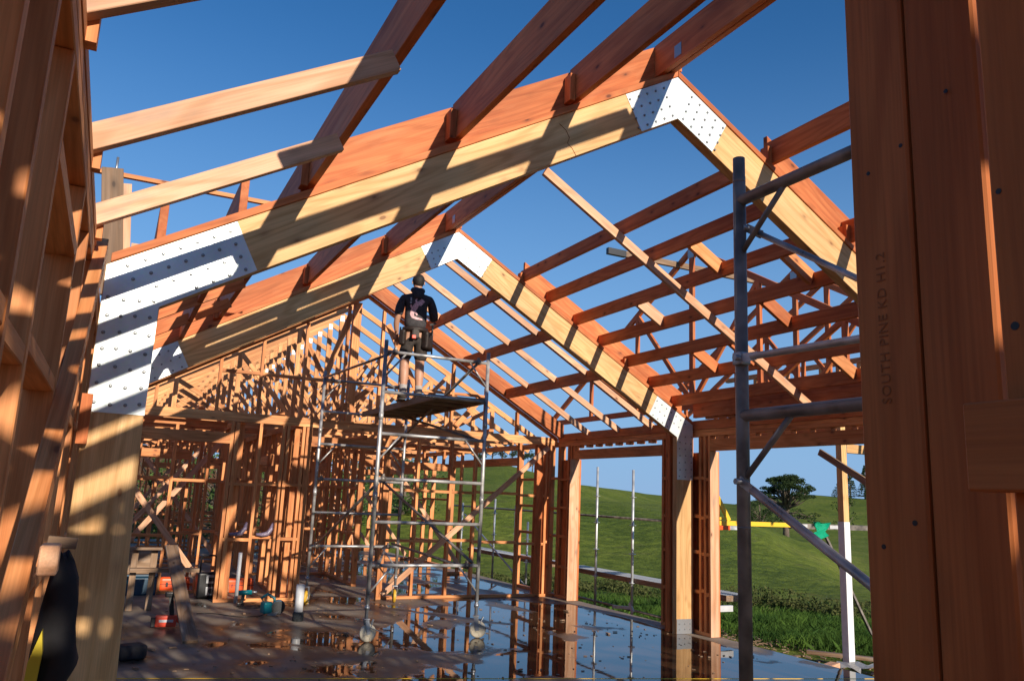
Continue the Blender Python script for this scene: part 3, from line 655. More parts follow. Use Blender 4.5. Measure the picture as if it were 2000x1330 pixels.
# front wall and gable above the doorway (behind / above the camera)
fwl = wall('front_wall', 'framed front wall beside and above the camera', 'x', .62, 1.12, 7.48, 2.75, .09, [1.7, 2.3, 2.9, 3.5, 5.6, 6.6, 7.2], openings=((3.9, 5.3, 2.2),), nogs=(1.3,))
t = fwl
t.part('lintel', MB().box(-.03, 1.10, .64, .73, 2.55, 2.75), PINE); t.part('shade_board', MB().box(-.30, .28, .735, .77, 2.52, 3.02), PINE)  # wide board over the lintel is an unseen blocker shading the left wall
for s in (.3, .9, 1.5, 2.1, 2.7, 3.3, 3.73, 4.2, 4.8, 5.4, 6.0):
    t.part('gable_stud', MB().box(s-.022, s+.022, .63, .70, 2.76, zt(s)-.05), PINE)
for s in (0, 1):
    def X(x): return WD-x if s else x
    t.part('gable_chord', MB().prism([(X(0), zt(0)-.05), (X(MID), zt(MID)-.05), (X(MID), zt(MID)+.04), (X(0), zt(0)+.04)], 'y', .62, .71, (1, -T if s else T)), PINE)
# ------------------------------------------------------------------ roof trusses
def truss(name, label, x0, x1, zb, top_off, loc, group, along='x', panels=6, slope=T, ov=.35):
    t = Thing(name, label, 'roof truss', loc, group)
    half = (x1-x0)/2; mid = (x0+x1)/2
    def zz(s): return slope*min(s-x0, x1-s)
    def P(s, z, d=0): return Vector((s, d, z)) if along == 'x' else Vector((d, s, z))
    def add(name, a, b, h=.09, w=.045, mt=None, d=0):
        m_ = MB().beam(P(a[0], a[1], d), P(b[0], b[1], d), w, h, (0, 0, 1) if abs(a[0]-b[0]) > .05 else ((1, 0, 0) if along == 'x' else (0, 1, 0)))
        o = m_.build(name, mt or TRUSSP, t.o); return o
    add('bottom_chord', (x0, .045), (x1, .045))
    add('top_chord', (x0-ov, .10-slope*ov), (mid, .10+slope*half-.06)); add('top_chord', (x1+ov, .10-slope*ov), (mid, .10+slope*half-.06))
    add('king_post', (mid, .09), (mid, slope*half-.0))
    n = panels
    for s in (-1, 1):
        pts = [mid+s*half*k/(n/2) for k in range(int(n/2)+1)]
        for k in range(1, len(pts)-1):
            add('web', (pts[k], .09), (pts[k], .06+zz(pts[k])), .07)
        for k in range(len(pts)-2):
            a, b = pts[k], pts[k+1]
            add('web', (a, .09), (b, .05+zz(b)), .07, d=.003)
    pl = MB()
    for s_, z_ in ((mid, .08+slope*half-.05), ):
        for sg in (-1, 1):
            c = P(s_, z_-.04, sg*.024)
            if along == 'x': pl.box(c.x-.035, c.x+.035, c.y-.002, c.y+.002, c.z-.07, c.z+.03)
            else: pl.box(c.x-.002, c.x+.002, c.y-.07, c.y+.07, c.z-.09, c.z+.05)
    pl.build('nail_plate', GREYM, t.o)
    return t.o
tr0 = truss('roof_truss', 'first roof truss directly behind the far gable wall', 0, WD, 2.75, 0, (0, 13.7, 2.742), 'roof trusses beyond the gable wall', panels=8)
for i in range(1, 13):
    dup(tr0, (0, 13.7+.9*i, 2.742), '%s roof truss behind the far gable wall, counting away from the camera' % NTH[i])
# long ties on the bottom chords
for i, x in enumerate((1.3, 2.5, 4.95, 6.2)):
    solo('ceiling_tie', MB().beam((x, 13.0, 2.86), (x, 24.6, 2.86), .09, .045), PINE, 'ceiling tie lying along the truss bottoms, %s from the left' % NTH[i], 'ceiling tie', (x, 13, 2.84), 'ceiling ties on the trusses')
# right wing trusses (planes x = const)
WY, WZ, HALF = 9.31, 5.57, 4.2
wl = T*HALF
wt0 = truss('wing_truss', 'first red truss of the side wing on the right, standing over the wall', WY-HALF, WY+HALF, 2.7, 0, (7.74, 0, WZ-wl-.06), 'side wing roof trusses', along='y', panels=6, ov=.02)
for i, x in enumerate((9.87, 10.6, 11.5)):
    dup(wt0, (x, 0, WZ-wl-.06), '%s truss of the side wing, counting away to the right' % NTH[i+1])
# the empties of the wing trusses sit at y=0; red material for them
for c in wt0.children: c.data.materials[0] = RED if c.name.split('.')[0] != 'nail_plate' else GREYM
solo('ridge_prop', MB().beam((6.42, 9.62, 5.37), (9.85, 9.62, 5.37), .06, .09), OLD, 'grey weathered ridge board sticking out left of the side wing trusses', 'ridge board', (6.4, 9.62, 5.33), bevel=.003)
ob = bpy.data.objects['ridge_prop']
m_ = MB().beam((6.40, 9.62, 5.37), (6.72, 9.62, 5.37), .066, .096); m_.build('painted_end', BLACK, ob, (6.4, 9.62, 5.33))
# wing wall studs at its far gable
wall('wing_wall', 'tall framed end wall of the side wing seen through the purlins', 'y', 12.7, 4.6, 14.2, 4.6, .09, rng(4.7, 14, .45), z0=3.3, nogs=(3.9,), bottom=True)
# unseen trusses and wall added behind the camera to cast the dappled shade
tb = None
for i, y in enumerate((-.9, -1.8, -2.7, -3.6, -4.5, -5.4)):
    if i == 0:
        tb = truss('roof_truss', 'unseen roof truss added for shade behind the camera, nearest to it', -.6, WD-.4, 2.75, 0, (-.1, y, 2.9), 'added shade trusses behind the camera', panels=8)
    else: dup(tb, (-.1, y, 2.9), 'unseen roof truss added for shade behind the camera, %s back' % NTH[i])
wall('shade_wall', 'unseen framed wall added for shade behind the camera', 'x', -2.4, -.6, 3.4, 2.85, .09, [-.3, .1, .45, .8, 1.2, 1.6, 2.0, 2.4, 2.9], nogs=(.7, 1.5, 2.2), braces=((-.4, .2, 1.5, 2.7),))  # out of view, added to block sun from the near framing
# ------------------------------------------------------------------ scaffold tower with workman
TX0, TX1, TY0, TY1 = 3.0, 4.385, 9.3, 12.42
t = Thing('scaffold_tower', 'silver mobile scaffold tower on casters carrying the workman', 'scaffold tower', (3.7, 10.8, 0))
for y in (TY0, TY1):
    f = MB(); zl = .42
    for x in (TX0, TX1):
        f.tube((x, y, zl), (x, y, 3.53), .0242, 12)
        for zc in (1.60, 2.55): f.tube((x, y, zc), (x, y, zc+.09), .0285, 12)
    for z in (.85, 1.345, 1.85, 2.385, 2.89, 3.39): f.tube((TX0, y, z), (TX1, y, z), .0205, 10)
    for z, u in ((.85, -1), (2.385, -1), (3.39, -1)):
        for x, s in ((TX0, 1), (TX1, -1)):
            f.tube((x+s*.02, y, z+u*.30), (x+s*.26, y, z-.01), .012, 8)
    o = t.part('end_frame', f, TUBE)
    cl = MB()
    for x, z in ((TX0+.09, .85), (TX1-.16, .85), (TX0+.08, 1.85), (TX1-.14, 3.39), (TX0+.12, 3.39)):
        cl.lathe((x, y, z), [(.033, -.03), (.036, 0), (.033, .03)], 'x', 10)
        cl.box(x-.012, x+.012, y-.02, y+.02, z+.03, z+.06)
    t.part('coupler', cl, TUBED, o)
def tb_(a, b, r=.019): t.part('diagonal_brace', MB().tube(a, b, r, 8), TUBED)
tb_((TX0+.02, TY0, 1.80), (TX0+.1, TY1, .88)); tb_((TX1-.08, TY0, .88), (TX1-.30, TY1, 1.84)); tb_((TX1-.14, TY0, .82), (TX1-.1, TY1, .90))
tb_((TX0+.05, TY0, 3.36), (TX0+.0, TY1, 3.42)); tb_((TX1-.16, TY0, 3.36), (TX1-.3, TY1, 2.30)); tb_((TX1-.05, TY0, 2.38), (TX1-.2, TY1, 2.95)); tb_((TX0+.1, TY0, .85), (TX1-.2, TY1, .86), .017)
pf = t.part('platform', MB().box(3.66, 4.34, TY0+.03, TY1-.02, 2.905, 2.925), PLY)
fr = MB(); fr.box(3.64, 3.685, TY0, TY1, 2.855, 2.935); fr.box(4.315, 4.36, TY0, TY1, 2.855, 2.935)
for k in range(7): yy = TY0+.2+k*.45; fr.box(3.687, 4.313, yy, yy+.04, 2.865, 2.902)
t.part('platform_frame', fr, OLD, pf)
def caster(x, y, zl, ang, ml):
    R = Matrix.Rotation(ang, 3, 'Z')
    w = MB(); w.lathe((0, 0, 0), [(.02, -.026), (.078, -.024), (.094, -.02), (.1, -.01), (.1, .01), (.094, .02), (.078, .024), (.02, .026)], 'y', 28)
    hub = MB(); hub.lathe((0, 0, 0), [(.03, -.032), (.03, .032)], 'y', 12)
    for k in range(4):
        a = k*math.pi/2+.4; hub.beam((0, -.027, 0), (.075*math.cos(a), -.027, .075*math.sin(a)), .006, .012)
    fk = MB(); fk.beam((0, -.036, -.01), (-.03, -.036, .15), .006, .045, (1, 0, 0)); fk.beam((0, .036, -.01), (-.03, .036, .15), .006, .045, (1, 0, 0))
    fk.rbox((-.03, 0, .155), (.07, .085, .016), .004); fk.tube((-.03, 0, .16), (-.03, 0, zl-.1), .02, 10); fk.tube((-.03, 0, .26), (-.03, 0, .30), .03, 10)
    lv = MB(); lv.beam((.02, -.02, .06), (.19, -.02, -.005), .035, .008); lv.beam((.02, -.02, .06), (.06, 0, .15), .02, .01)
    par = None
    for nm, m_, mt in (('caster_fork', fk, GREYM), ('wheel', w, ml), ('wheel_hub', hub, CREAM), ('brake_lever', lv, GREYM)):
        for v in m_.bm.verts: v.co = R @ v.co + Vector((x, y, .1)) + R @ Vector((.03, 0, 0))
        o = t.part(nm, m_, mt, par)
        if par is None: par = o
caster(TX0, TY0, .55, .1, CREAM); caster(TX1, TY0, .55, -.5, CREAM); caster(TX0, TY1, .55, 1.0, YELW); caster(TX1, TY1, .55, 1.35, YELW)
# ------------------------------------------------------------------ workman
def skin(name, verts, edges, radii, material, parent, loc, root=0, sub=2, extra=None):
    me = bpy.data.meshes.new(name); me.from_pydata(verts, edges, []); 
    o = bpy.data.objects.new(name, me); COL.objects.link(o)
    sk = o.modifiers.new('skin', 'SKIN'); sk.use_smooth_shade = True; sk.branch_smoothing = .6
    for i, r in enumerate(radii):
        me.skin_vertices[0].data[i].radius = r if isinstance(r, tuple) else (r, r)
    me.skin_vertices[0].data[root].use_root = True
    sb = o.modifiers.new('sub', 'SUBSURF'); sb.levels = sub; sb.render_levels = sub
    bpy.context.view_layer.update()
    dg = bpy.context.evaluated_depsgraph_get(); m2 = bpy.data.meshes.new_from_object(o.evaluated_get(dg))
    COL.objects.unlink(o); bpy.data.objects.remove(o); m2.name = name
    m2.materials.clear(); m2.materials.append(material)
    for p in m2.polygons: p.use_smooth = True
    q = bpy.data.objects.new(name, m2); COL.objects.link(q)
    if parent: q.parent = parent
    q.location = loc; return q
MAN = Vector((3.70, 10.30, 2.926))
# body: local frame, x right, y forward (away from camera), z up
J = {}; V = []; R = []; ED = []
def jv(k, co, r, par=None):
    J[k] = len(V); V.append(co); R.append(r)
    if par: ED.append((J[par], J[k]))
jv('pel', (0, 0, .96), (.15, .115)); jv('waist', (0, .01, 1.10), (.14, .105), 'pel'); jv('chest', (0, 0, 1.30), (.17, .12), 'waist')
jv('upch', (0, -.01, 1.42), (.15, .10), 'chest'); jv('neck', (0, .0, 1.53), .062, 'upch'); jv('neck2', (0.005, .018, 1.595), .058, 'neck')
jv('head', (.008, .03, 1.655), (.075, .088), 'neck2'); jv('head2', (.01, .03, 1.715), (.078, .093), 'head'); jv('top', (.01, .03, 1.765), (.05, .06), 'head2')
for s, n in ((-1, 'l'), (1, 'r')):
    jv('sh'+n, (s*.185, -.01, 1.44), .062, 'upch')
jv('ell', (-.25, -.03, 1.175), .045, 'shl'); jv('fal', (-.262, .03, 1.06), .043, 'ell'); jv('wrl', (-.235, .10, .94), .030, 'fal'); jv('pal', (-.225, .125, .875), (.042, .022), 'wrl')
jv('elr', (.262, .02, 1.19), .045, 'shr'); jv('far', (.27, .13, 1.20), .042, 'elr'); jv('wrr', (.235, .26, 1.24), .030, 'far'); jv('par', (.215, .325, 1.27), (.042, .022), 'wrr')
for s, n, yo, kx in ((-1, 'l', .0, -.115), (1, 'r', .03, .105)):
    jv('hip'+n, (s*.09, 0, .90), .098, 'pel'); jv('kn'+n, (kx, yo+.02, .50), .068, 'hip'+n); jv('cf'+n, (kx-.003*s, yo-.018, .36), .070, 'kn'+n)
    jv('an'+n, (kx, yo-.03, .10), .042, 'cf'+n); jv('ft'+n, (kx+s*.02, yo+.07, .05), (.042, .032), 'an'+n)
# fingers (short skinned chains rooted in the palm)
for n, c, d in (('l', Vector((-.225, .125, .875)), Vector((.12, .35, -.9))), ('r', Vector((.215, .325, 1.27)), Vector((-.25, .85, .45)))):
    d.normalize(); sd = d.cross(Vector((0, 0, 1))).normalized() if n == 'l' else d.cross(Vector((0, 0, 1))).normalized()
    nrm = sd.cross(d)
    for k, (o_, L_) in enumerate(((-.03, .066), (-.01, .076), (.01, .070), (.03, .054))):
        a = c+sd*o_+d*.035; b = a+d*L_*.55+nrm*(-.006); e = b+d*L_*.35-nrm*.018
        jv('f%s%da' % (n, k), tuple(a), .0105, 'pa'+n); jv('f%s%db' % (n, k), tuple(b), .0095, 'f%s%da' % (n, k)); jv('f%s%dc' % (n, k), tuple(e), .008, 'f%s%db' % (n, k))
    a = c-sd*.04-d*.01; jv('t%sa' % n, tuple(a), .012, 'pa'+n); jv('t%sb' % n, tuple(a-sd*.02+d*.035), .0105, 't%sa' % n)
body = skin('person', V, ED, R, SKIN, None, MAN)
body.rotation_euler.z = -.18
tag(body, 'person seen from behind on the scaffold platform, in charcoal hoodie, shorts and tool belt', 'person')
def wear(name, verts, edges, radii, material, root=0, sub=2, par=None): return skin(name, verts, edges, radii, material, par or body, (0, 0, 0), root, sub)
hood = wear('hoodie', [(0, 0, .965), (0, 0, 1.12), (0, -.005, 1.30), (0, -.012, 1.43), (0, 0, 1.51), (-.185, -.012, 1.44), (-.228, -.02, 1.30), (-.252, -.03, 1.16), (.185, -.012, 1.44), (.232, .0, 1.30), (.265, .02, 1.18), (.265, .17, 1.215)],
     [(0, 1), (1, 2), (2, 3), (3, 4), (3, 5), (5, 6), (6, 7), (3, 8), (8, 9), (9, 10), (10, 11)],
     [(.168, .135), (.172, .138), (.192, .142), (.165, .118), (.085, .08), .078, .072, .062, .078, .073, .066, .054], CHAR)
wear('hood', [(0, -.075, 1.505), (.055, -.055, 1.545), (.085, .0, 1.56), (-.055, -.055, 1.545), (-.085, .0, 1.56), (0, -.10, 1.46), (0, -.11, 1.41)], [(0, 1), (1, 2), (0, 3), (3, 4), (0, 5), (5, 6)],
     [.062, .055, .042, .055, .042, (.105, .045), (.05, .016)], CHAR, par=hood)
sh = wear('shorts', [(0, 0, .99), (0, 0, .90), (-.1, 0, .84), (-.118, .01, .54), (.1, .01, .84), (.112, .04, .54)], [(0, 1), (1, 2), (2, 3), (1, 4), (4, 5)], [(.165, .13), (.16, .13), (.115, .115), (.098, .098), (.115, .115), (.098, .098)], SHORT, sub=2)
hr = MB(); bmesh.ops.create_icosphere(hr.bm, subdivisions=3, radius=1)
for v in hr.bm.verts:
    c = v.co.copy(); v.co = Vector((c.x*.088+.01, c.y*.102+.026, c.z*.100+1.702))
    if c.z < -.2: v.co.z = 1.702+.100*(c.z*1.25+.05); v.co.x = (v.co.x-.01)*.93+.01
    if c.y > .55 and c.z < .35: v.co.y -= .05
hro = hr.build('hair', HAIR, body)
for p in hro.data.polygons: p.use_smooth = True
er = MB()
for s in (-1, 1): er.rbox((.01+s*.086, .028, 1.675), (.012, .03, .05), .006)
er.rbox((.01, .135, 1.665), (.028, .03, .045), .01); er.build('ear', SKIN, body)
fc = MB()
for s in (-1, 1): fc.rbox((.01+s*.032, .117, 1.690), (.026, .012, .010), .004)
fc.rbox((.01, .118, 1.625), (.045, .012, .010), .004); fc.build('face_features', HAIR, body)
bl = MB(); bl.lathe((0, 0, .985), [(.155, -.03), (.178, -.028), (.178, .028), (.155, .03)], 'z', 28)
for v in bl.bm.verts: v.co.y *= .82
belt = bl.build('tool_belt', LEATH, body)
pk = MB(); pk.rbox((.165, -.08, .84), (.15, .11, .25), .05, .7, seg=4); pk.rbox((.20, -.02, .80), (.10, .10, .20), .045, 1.1, seg=4); pk.rbox((-.165, -.05, .86), (.09, .11, .22), .04, -.6, seg=4); pk.rbox((-.01, -.14, .91), (.10, .045, .13), .02); pk.build('pouch', LEATH, belt)
hm = MB(); hm.tube((.245, -.05, .66), (.225, -.10, 1.06), .012, 8); hm.beam((.19, -.10, 1.06), (.27, -.11, 1.09), .02, .025); hm.tube((.20, -.17, .9), (.22, -.19, 1.02), .01, 6); hm.tube((-.215, -.05, .78), (-.21, -.07, 1.0), .012, 6); hm.build('hammer', BLACK, belt)
rp = MB(); rp.rbox((-.035, -.178, .86), (.055, .02, .05), .008); rp.build('red_tag', REDP, belt)
for s, kx, yo in ((-1, -.115, 0), (1, .105, .03)):
    sk_ = MB(); sk_.lathe((kx, yo-.028, 0), [(.050, .11), (.053, .15), (.055, .20), (.052, .215)], 'z', 16); sk_.build('sock', SOCK, body)
    wear('boot', [(kx, yo-.035, .13), (kx, yo-.04, .06), (kx+s*.012, yo+.06, .045), (kx+s*.02, yo+.15, .038)], [(0, 1), (1, 2), (2, 3)], [(.052, .052), (.055, .058), (.052, .046), (.048, .036)], BOOT)
    so_ = MB(); so_.rbox((kx+s*.01, yo+.055, .012), (.10, .30, .022), .01); so_.build('boot_sole', BLACK, body)
# lizard print on the back of the hoodie, pressed onto the cloth
def lizard():
    pts = []
    spine = [(.075, 1.40), (.055, 1.375), (.02, 1.36), (-.015, 1.325), (-.04, 1.28), (-.06, 1.235), (-.075, 1.19), (-.06, 1.15), (-.01, 1.13), (.05, 1.125), (.09, 1.115)]
    wd = [.030, .034, .022, .034, .038, .032, .025, .020, .017, .012, .005]
    bm = bmesh.new(); L_ = []
    def strip(cs, ws):
        prev = None
        for k, (c, w) in enumerate(zip(cs, ws)):
            a = Vector(cs[max(0, k-1)]); b = Vector(cs[min(len(cs)-1, k+1)]); d = (b-a).normalized(); nn = Vector((-d.y, d.x))
            row = [bm.verts.new((c[0]+nn.x*w*q, -.25, c[1]+nn.y*w*q)) for q in (-1, -.33, .33, 1)]
            if prev:
                for i in range(3): bm.faces.new((prev[i], prev[i+1], row[i+1], row[i]))
            prev = row
    fine = []; fw_ = []
    for (a, b), (wa, wb) in zip(zip(spine, spine[1:]), zip(wd, wd[1:])):
        for k in range(3): q = k/3; fine.append((a[0]+(b[0]-a[0])*q, a[1]+(b[1]-a[1])*q)); fw_.append(wa+(wb-wa)*q)
    strip(fine, fw_)
    for leg in (((-.01, 1.345), (-.03, 1.385), (-.015, 1.415), (-.02, 1.43)), ((.0, 1.33), (.045, 1.325), (.055, 1.345), (.07, 1.34)), ((-.055, 1.27), (-.085, 1.285), (-.095, 1.31), (-.10, 1.315)), ((-.055, 1.225), (-.02, 1.21), (-.01, 1.185), (.0, 1.18))):
        strip(leg, (.014, .012, .010, .016))
    return bm
lb = lizard(); me = bpy.data.meshes.new('lizard_print'); lb.to_mesh(me); lb.free(); me.materials.append(PINKP)
lo_ = bpy.data.objects.new('lizard_print', me); COL.objects.link(lo_); lo_.parent = hood
sw_ = lo_.modifiers.new('wrap', 'SHRINKWRAP'); sw_.target = hood; sw_.wrap_method = 'PROJECT'; sw_.use_project_y = True; sw_.use_positive_direction = True; sw_.use_negative_direction = False; sw_.offset = -.004 if False else .004
ls = MB(); ls.prism([(-.105, 1.375), (-.085, 1.375), (-.085, 1.425), (-.105, 1.425)], 'y', -.25, -.2495); ls.lathe((-.097, -.25, 1.35), [(.014, 0), (.014, .0005)], 'y', 12)
lso = ls.build('small_print', WHITEP, hood); sw2 = lso.modifiers.new('wrap', 'SHRINKWRAP'); sw2.target = hood; sw2.wrap_method = 'PROJECT'; sw2.use_project_y = True; sw2.use_positive_direction = True; sw2.use_negative_direction = False; sw2.offset = .004
# ------------------------------------------------------------------ near scaffold frame at right
t = Thing('tube_scaffold', 'dark tubular scaffold frame standing just inside the doorway on the right', 'scaffold frame', (2.3, 2.34, 0))
t.part('post', MB().tube((2.3, 2.34, .0), (2.3, 2.34, 3.10), .0242, 20), TUBED); t.part('post', MB().tube((2.3, 1.0, .0), (2.3, 1.0, 3.10), .0242, 20), TUBED)
cl = MB()
for z in (1.62, 2.995): cl.tube((2.3, 2.34, z), (2.3, 2.34, z+.008), .0255, 20)
cl.tube((2.3, 2.34, .9), (2.3, 2.34, 3.02), .0252, 20); t.part('sleeve', cl, TUBED)
for z, r in ((2.915, .0235), (2.043, .0235), (.72, .0235)): t.part('rung', MB().tube((2.3, 2.34, z), (2.3, 1.0, z), r, 18), TUBED)
for a, b in (((2.30, 2.335, 2.69), (2.3, 2.10, 2.90)), ((2.3, 2.335, 1.80), (2.3, 2.09, 2.03))): t.part('gusset', MB().tube(a, b, .0115, 10), TUBED)
def brace(a, b, r=.0125):
    a, b = Vector(a), Vector(b); d = (b-a).normalized()
    o = t.part('brace', MB().tube(a+d*.08, b-d*.08, r, 14).beam(a-d*.0, a+d*.10, .006, .032), TUBE)
    k = MB()
    for q in (a+d*.015,): k.lathe(q, [(.012, -.03), (.012, .014), (.007, .018), (.007, .03)], 'x', 10)
    t.part('pin', k, GREYM, o)
brace((2.27, 2.33, 1.80), (2.27, 1.02, 1.07), .0165); brace((2.325, 2.33, 2.805), (2.325, 1.02, 1.97), .0115); brace((2.27, 2.33, 2.262), (2.27, 1.02, 2.235), .0135)
cl = MB(); cl.rbox((2.285, 2.325, 2.262), (.05, .05, .05), .008); t.part('clamp', cl, GREYM)
# ------------------------------------------------------------------ scaffolding outside the right wall
def stand(x, y, zt_, zb, lab):
    t = Thing('scaffold_standard', lab, 'scaffold pole', (x, y, zb), 'galvanised scaffold poles outside the right wall')
    t.part('tube', MB().tube((x, y, zb), (x, y, zt_), .0242, 12), GALVT)
    for k in range(1, 6):
        z = zb+.12+.5*k
        if z < zt_-.1: t.part('rosette', MB().lathe((x, y, z), [(.03, -.005), (.062, -.004), (.062, .004), (.03, .005)], 'z', 12), GALVT)
    t.part('base_jack', MB().tube((x, y, zb-.12), (x, y, zb+.05), .018, 8).box(x-.07, x+.07, y-.07, y+.07, zb-.13, zb-.12), GREYM)
for x, y, a, lab in ((8.7, 12.15, 2.28, 'galvanised scaffold pole in the first door opening, right one of two'), (8.7, 13.35, 2.35, 'galvanised scaffold pole in the first door opening, left one of two'),
                 (8.7, 16.2, 1.17, 'short galvanised scaffold pole left of the boxed corner post'), (8.7, 17.95, 1.64, 'galvanised scaffold pole behind the right leg of the tower'), (8.7, 19.95, 1.5, 'galvanised scaffold pole furthest along the right wall'),
                 (9.5, 18.4, 1.5, 'galvanised pole of the outer scaffold row')):
    stand(x, y, a, -.33, lab)
for i, (z, y0, y1_, r, lab) in enumerate(((1.41, 10.4, 21, .021, 'long dark scaffold ledger at hand height outside the right wall'), (-.175, 10.4, 15, .021, 'low scaffold ledger near the grass outside the right wall'))):
    solo('scaffold_ledger', MB().tube((8.73, y0, z), (8.73, y1_, z), r, 10), TUBED, lab, 'scaffold ledger', (8.73, y0, z), 'scaffold ledgers')
def deck(y0, y1_, lab):
    t = Thing('scaffold_deck', lab, 'scaffold deck', (9.0, y0, .3), 'steel scaffold decks')
    for k in range(2):
        x = 8.74+k*.24; t.part('plank', MB().box(x, x+.225, y0, y1_, .285, .37), OLD)
        rb = MB()
        y = y0+.02
        while y < y1_: rb.box(x+.004, x+.221, y, y+.018, .371, .376); y += .05
        t.part('tread_ribs', rb, GREYM)
deck(9.75, 14.6, 'ribbed steel scaffold deck outside the first door opening'); deck(15.2, 19.6, 'ribbed steel scaffold deck seen beyond the gable wall')
solo('scaffold_brace', MB().tube((8.7, 19.8, 1.2), (8.7, 15.9, -.35), .02, 8), GALVT, 'diagonal scaffold tube sloping down outside behind the tower', 'scaffold brace', (8.7, 15.9, -.35))
solo('base_clamp', MB().beam((8.7, 12.15, -.13), (8.62, 12.62, -.17), .04, .05).beam((8.69, 12.2, -.05), (8.69, 12.1, -.2), .03, .07), WHITEP, 'white clamp at the foot of the scaffold pole in the door opening', 'clamp', (8.7, 12.15, -.2))
for z, a in ((.30, 'upper'), (-.20, 'lower')):
    solo('scaffold_transom', MB().box(7.9, 8.2, 9.0, 9.05, z-.04, z+.04), WHITEP, '%s white plank end beside the second portal leg outside' % a, 'plank', (7.9, 9, z), 'white plank ends outside')
# trestle with yellow rail outside right opening
t = Thing('trestle', 'yellow and dark metal trestle rail outside the right opening', 'trestle', (10.5, 10, -.4))
t.part('rail', MB().box(8.6, 10.33, 9.97, 10.03, 1.405, 1.475), YELP); t.part('rail', MB().box(10.332, 13.4, 9.96, 10.04, 1.385, 1.47), TUBED)
t.part('end_rail', MB().box(8.6, 9.0, 9.94, 9.968, 1.335, 1.40), ORANGE); t.part('end_rail', MB().box(9.0, 9.35, 9.945, 9.969, 1.34, 1.40), GALVT)
t.part('sticker', MB().box(11.2, 11.45, 9.95, 9.958, 1.40, 1.455), WHITEP); t.part('sticker', MB().box(10.42, 10.68, 9.95, 9.958, 1.41, 1.46), WHITEP)
t.part('bracket', MB().beam((9.03, 10, 1.48), (8.68, 10, 2.03), .03, .07, (1, 0, 0)), YELP); t.part('bracket', MB().box(8.72, 8.96, 9.97, 10.0, 1.49, 1.53), YELP)
for x in (11.1, 12.9): t.part('leg', MB().beam((x, 10.02, 1.38), (x+1.2, 10.1, -.4), .04, .04), TUBED)
rg = MB()
prev = None
for k in range(9):
    w = .07+.03*math.sin(k*1.3); z = 1.50-.034*k if k > 2 else 1.50-.004*k
    row = [rg._v((10.95+(j-1.5)*w*1.6+.05*math.sin(k*.7), 9.93-.02*math.sin(k*1.7+j), z+.012*math.sin(j*2+k)), (0, 0, 0)) for j in range(4)]
    if prev:
        for j in range(3): f = rg.bm.faces.new((prev[j], prev[j+1], row[j+1], row[j])); f.smooth = True
    prev = row
bmesh.ops.solidify(rg.bm, geom=rg.bm.faces[:], thickness=.006)
solo('rag', rg, GREENC, 'bright green rag hanging over the trestle rail', 'rag', (10.95, 9.93, 1.2))
# porch post
t = Thing('porch_post', 'square porch post painted white below and bare timber above', 'post', (9.2, 7.9, -.3))
t.part('bare_top', MB().box(9.15, 9.25, 7.86, 7.96, 1.56, 2.95), LVL, bevel=.003); t.part('painted_base', MB().box(9.145, 9.255, 7.855, 7.965, -.3, 1.559), PAINTW, bevel=.003)
t.part('bracket', MB().box(9.257, 9.263, 7.87, 7.95, 2.47, 2.60), GREYM)
solo('porch_beam', MB().box(9.27, 12.5, 7.87, 7.96, 2.50, 2.62), LVL, 'short pale beam fixed to the top of the porch post', 'beam', (9.27, 7.9, 2.5))
solo('leaning_plank', MB().beam((9.0, 8.11, 2.50), (9.0, 6.6, 1.68), .035, .09), OLD, 'loose brown plank slanting across the porch post', 'plank', (9, 6.6, 1.6), bevel=.002)
# ------------------------------------------------------------------ clutter on the ground outside
for i, (x, y, z, s, r, mt, lab) in enumerate(((8.55, 7.62, -.27, (.30, .12, .09), .4, LIGHT, 'pale timber offcut lying in the dirt by the slab edge'), (8.5, 8.3, -.28, (.25, .11, .07), -.5, OLD, 'brown timber offcut behind the pale one by the slab'),
                                              (9.5, 8.3, -.28, (.9, .1, .05), -.9, OLD, 'long offcut lying right of the porch post foot'))):
    solo('timber_offcut', MB().rbox((x, y, z+s[2]/2), s, .004, r), mt, lab, 'timber offcut', (x, y, z), 'timber offcuts on the dirt')
sh_ = MB(); prev = None
for k in range(12):
    row = [sh_._v((8.75+k*.09+random.uniform(-.01, .01), 7.35+j*.1+.12*math.sin(k*.6), -.26+.05*abs(math.sin(k*1.9+j*1.1))), (0, 0, 0)) for j in range(5)]
    if prev:
        for j in range(4): f = sh_.bm.faces.new((prev[j], prev[j+1], row[j+1], row[j])); f.smooth = True
    prev = row
bmesh.ops.solidify(sh_.bm, geom=sh_.bm.faces[:], thickness=.004)
solo('plastic_sheet', sh_, WHITEP, 'crumpled white plastic sheet on the dirt at the post foot', 'plastic sheet', (9.2, 7.5, -.3))
# ------------------------------------------------------------------ tools on the slab
def T_(name, lab, cat, loc): return Thing(name, lab, cat, loc)
t = T_('radio', 'black jobsite radio with carry handle on the slab', 'radio', (1.68, 13.3, 0))
t.part('body', MB().rbox((1.68, 13.3, .20), (.30, .20, .38), .04, .1, seg=3), BLACK)
t.part('handle', MB().path([(1.57, 13.3, .36), (1.57, 13.3, .60), (1.60, 13.3, .63), (1.76, 13.3, .63), (1.79, 13.3, .60), (1.79, 13.3, .36)], .014, 8), BLACK)
t.part('panel', MB().rbox((1.73, 13.19, .29), (.15, .01, .12), .01, .1), GREYM); t.part('panel', MB().rbox((1.73, 13.19, .12), (.14, .01, .12), .01, .1), GREYM)
t.part('display', MB().rbox((1.735, 13.183, .29), (.09, .008, .06), .004, .1), BLACK); t.part('dial', MB().lathe((1.735, 13.19, .12), [(.04, 0), (.035, -.018)], 'y', 16), BLACK)
t = T_('toolbox', 'dark blue toolbox behind the near portal leg', 'toolbox', (.75, 13.9, 0))
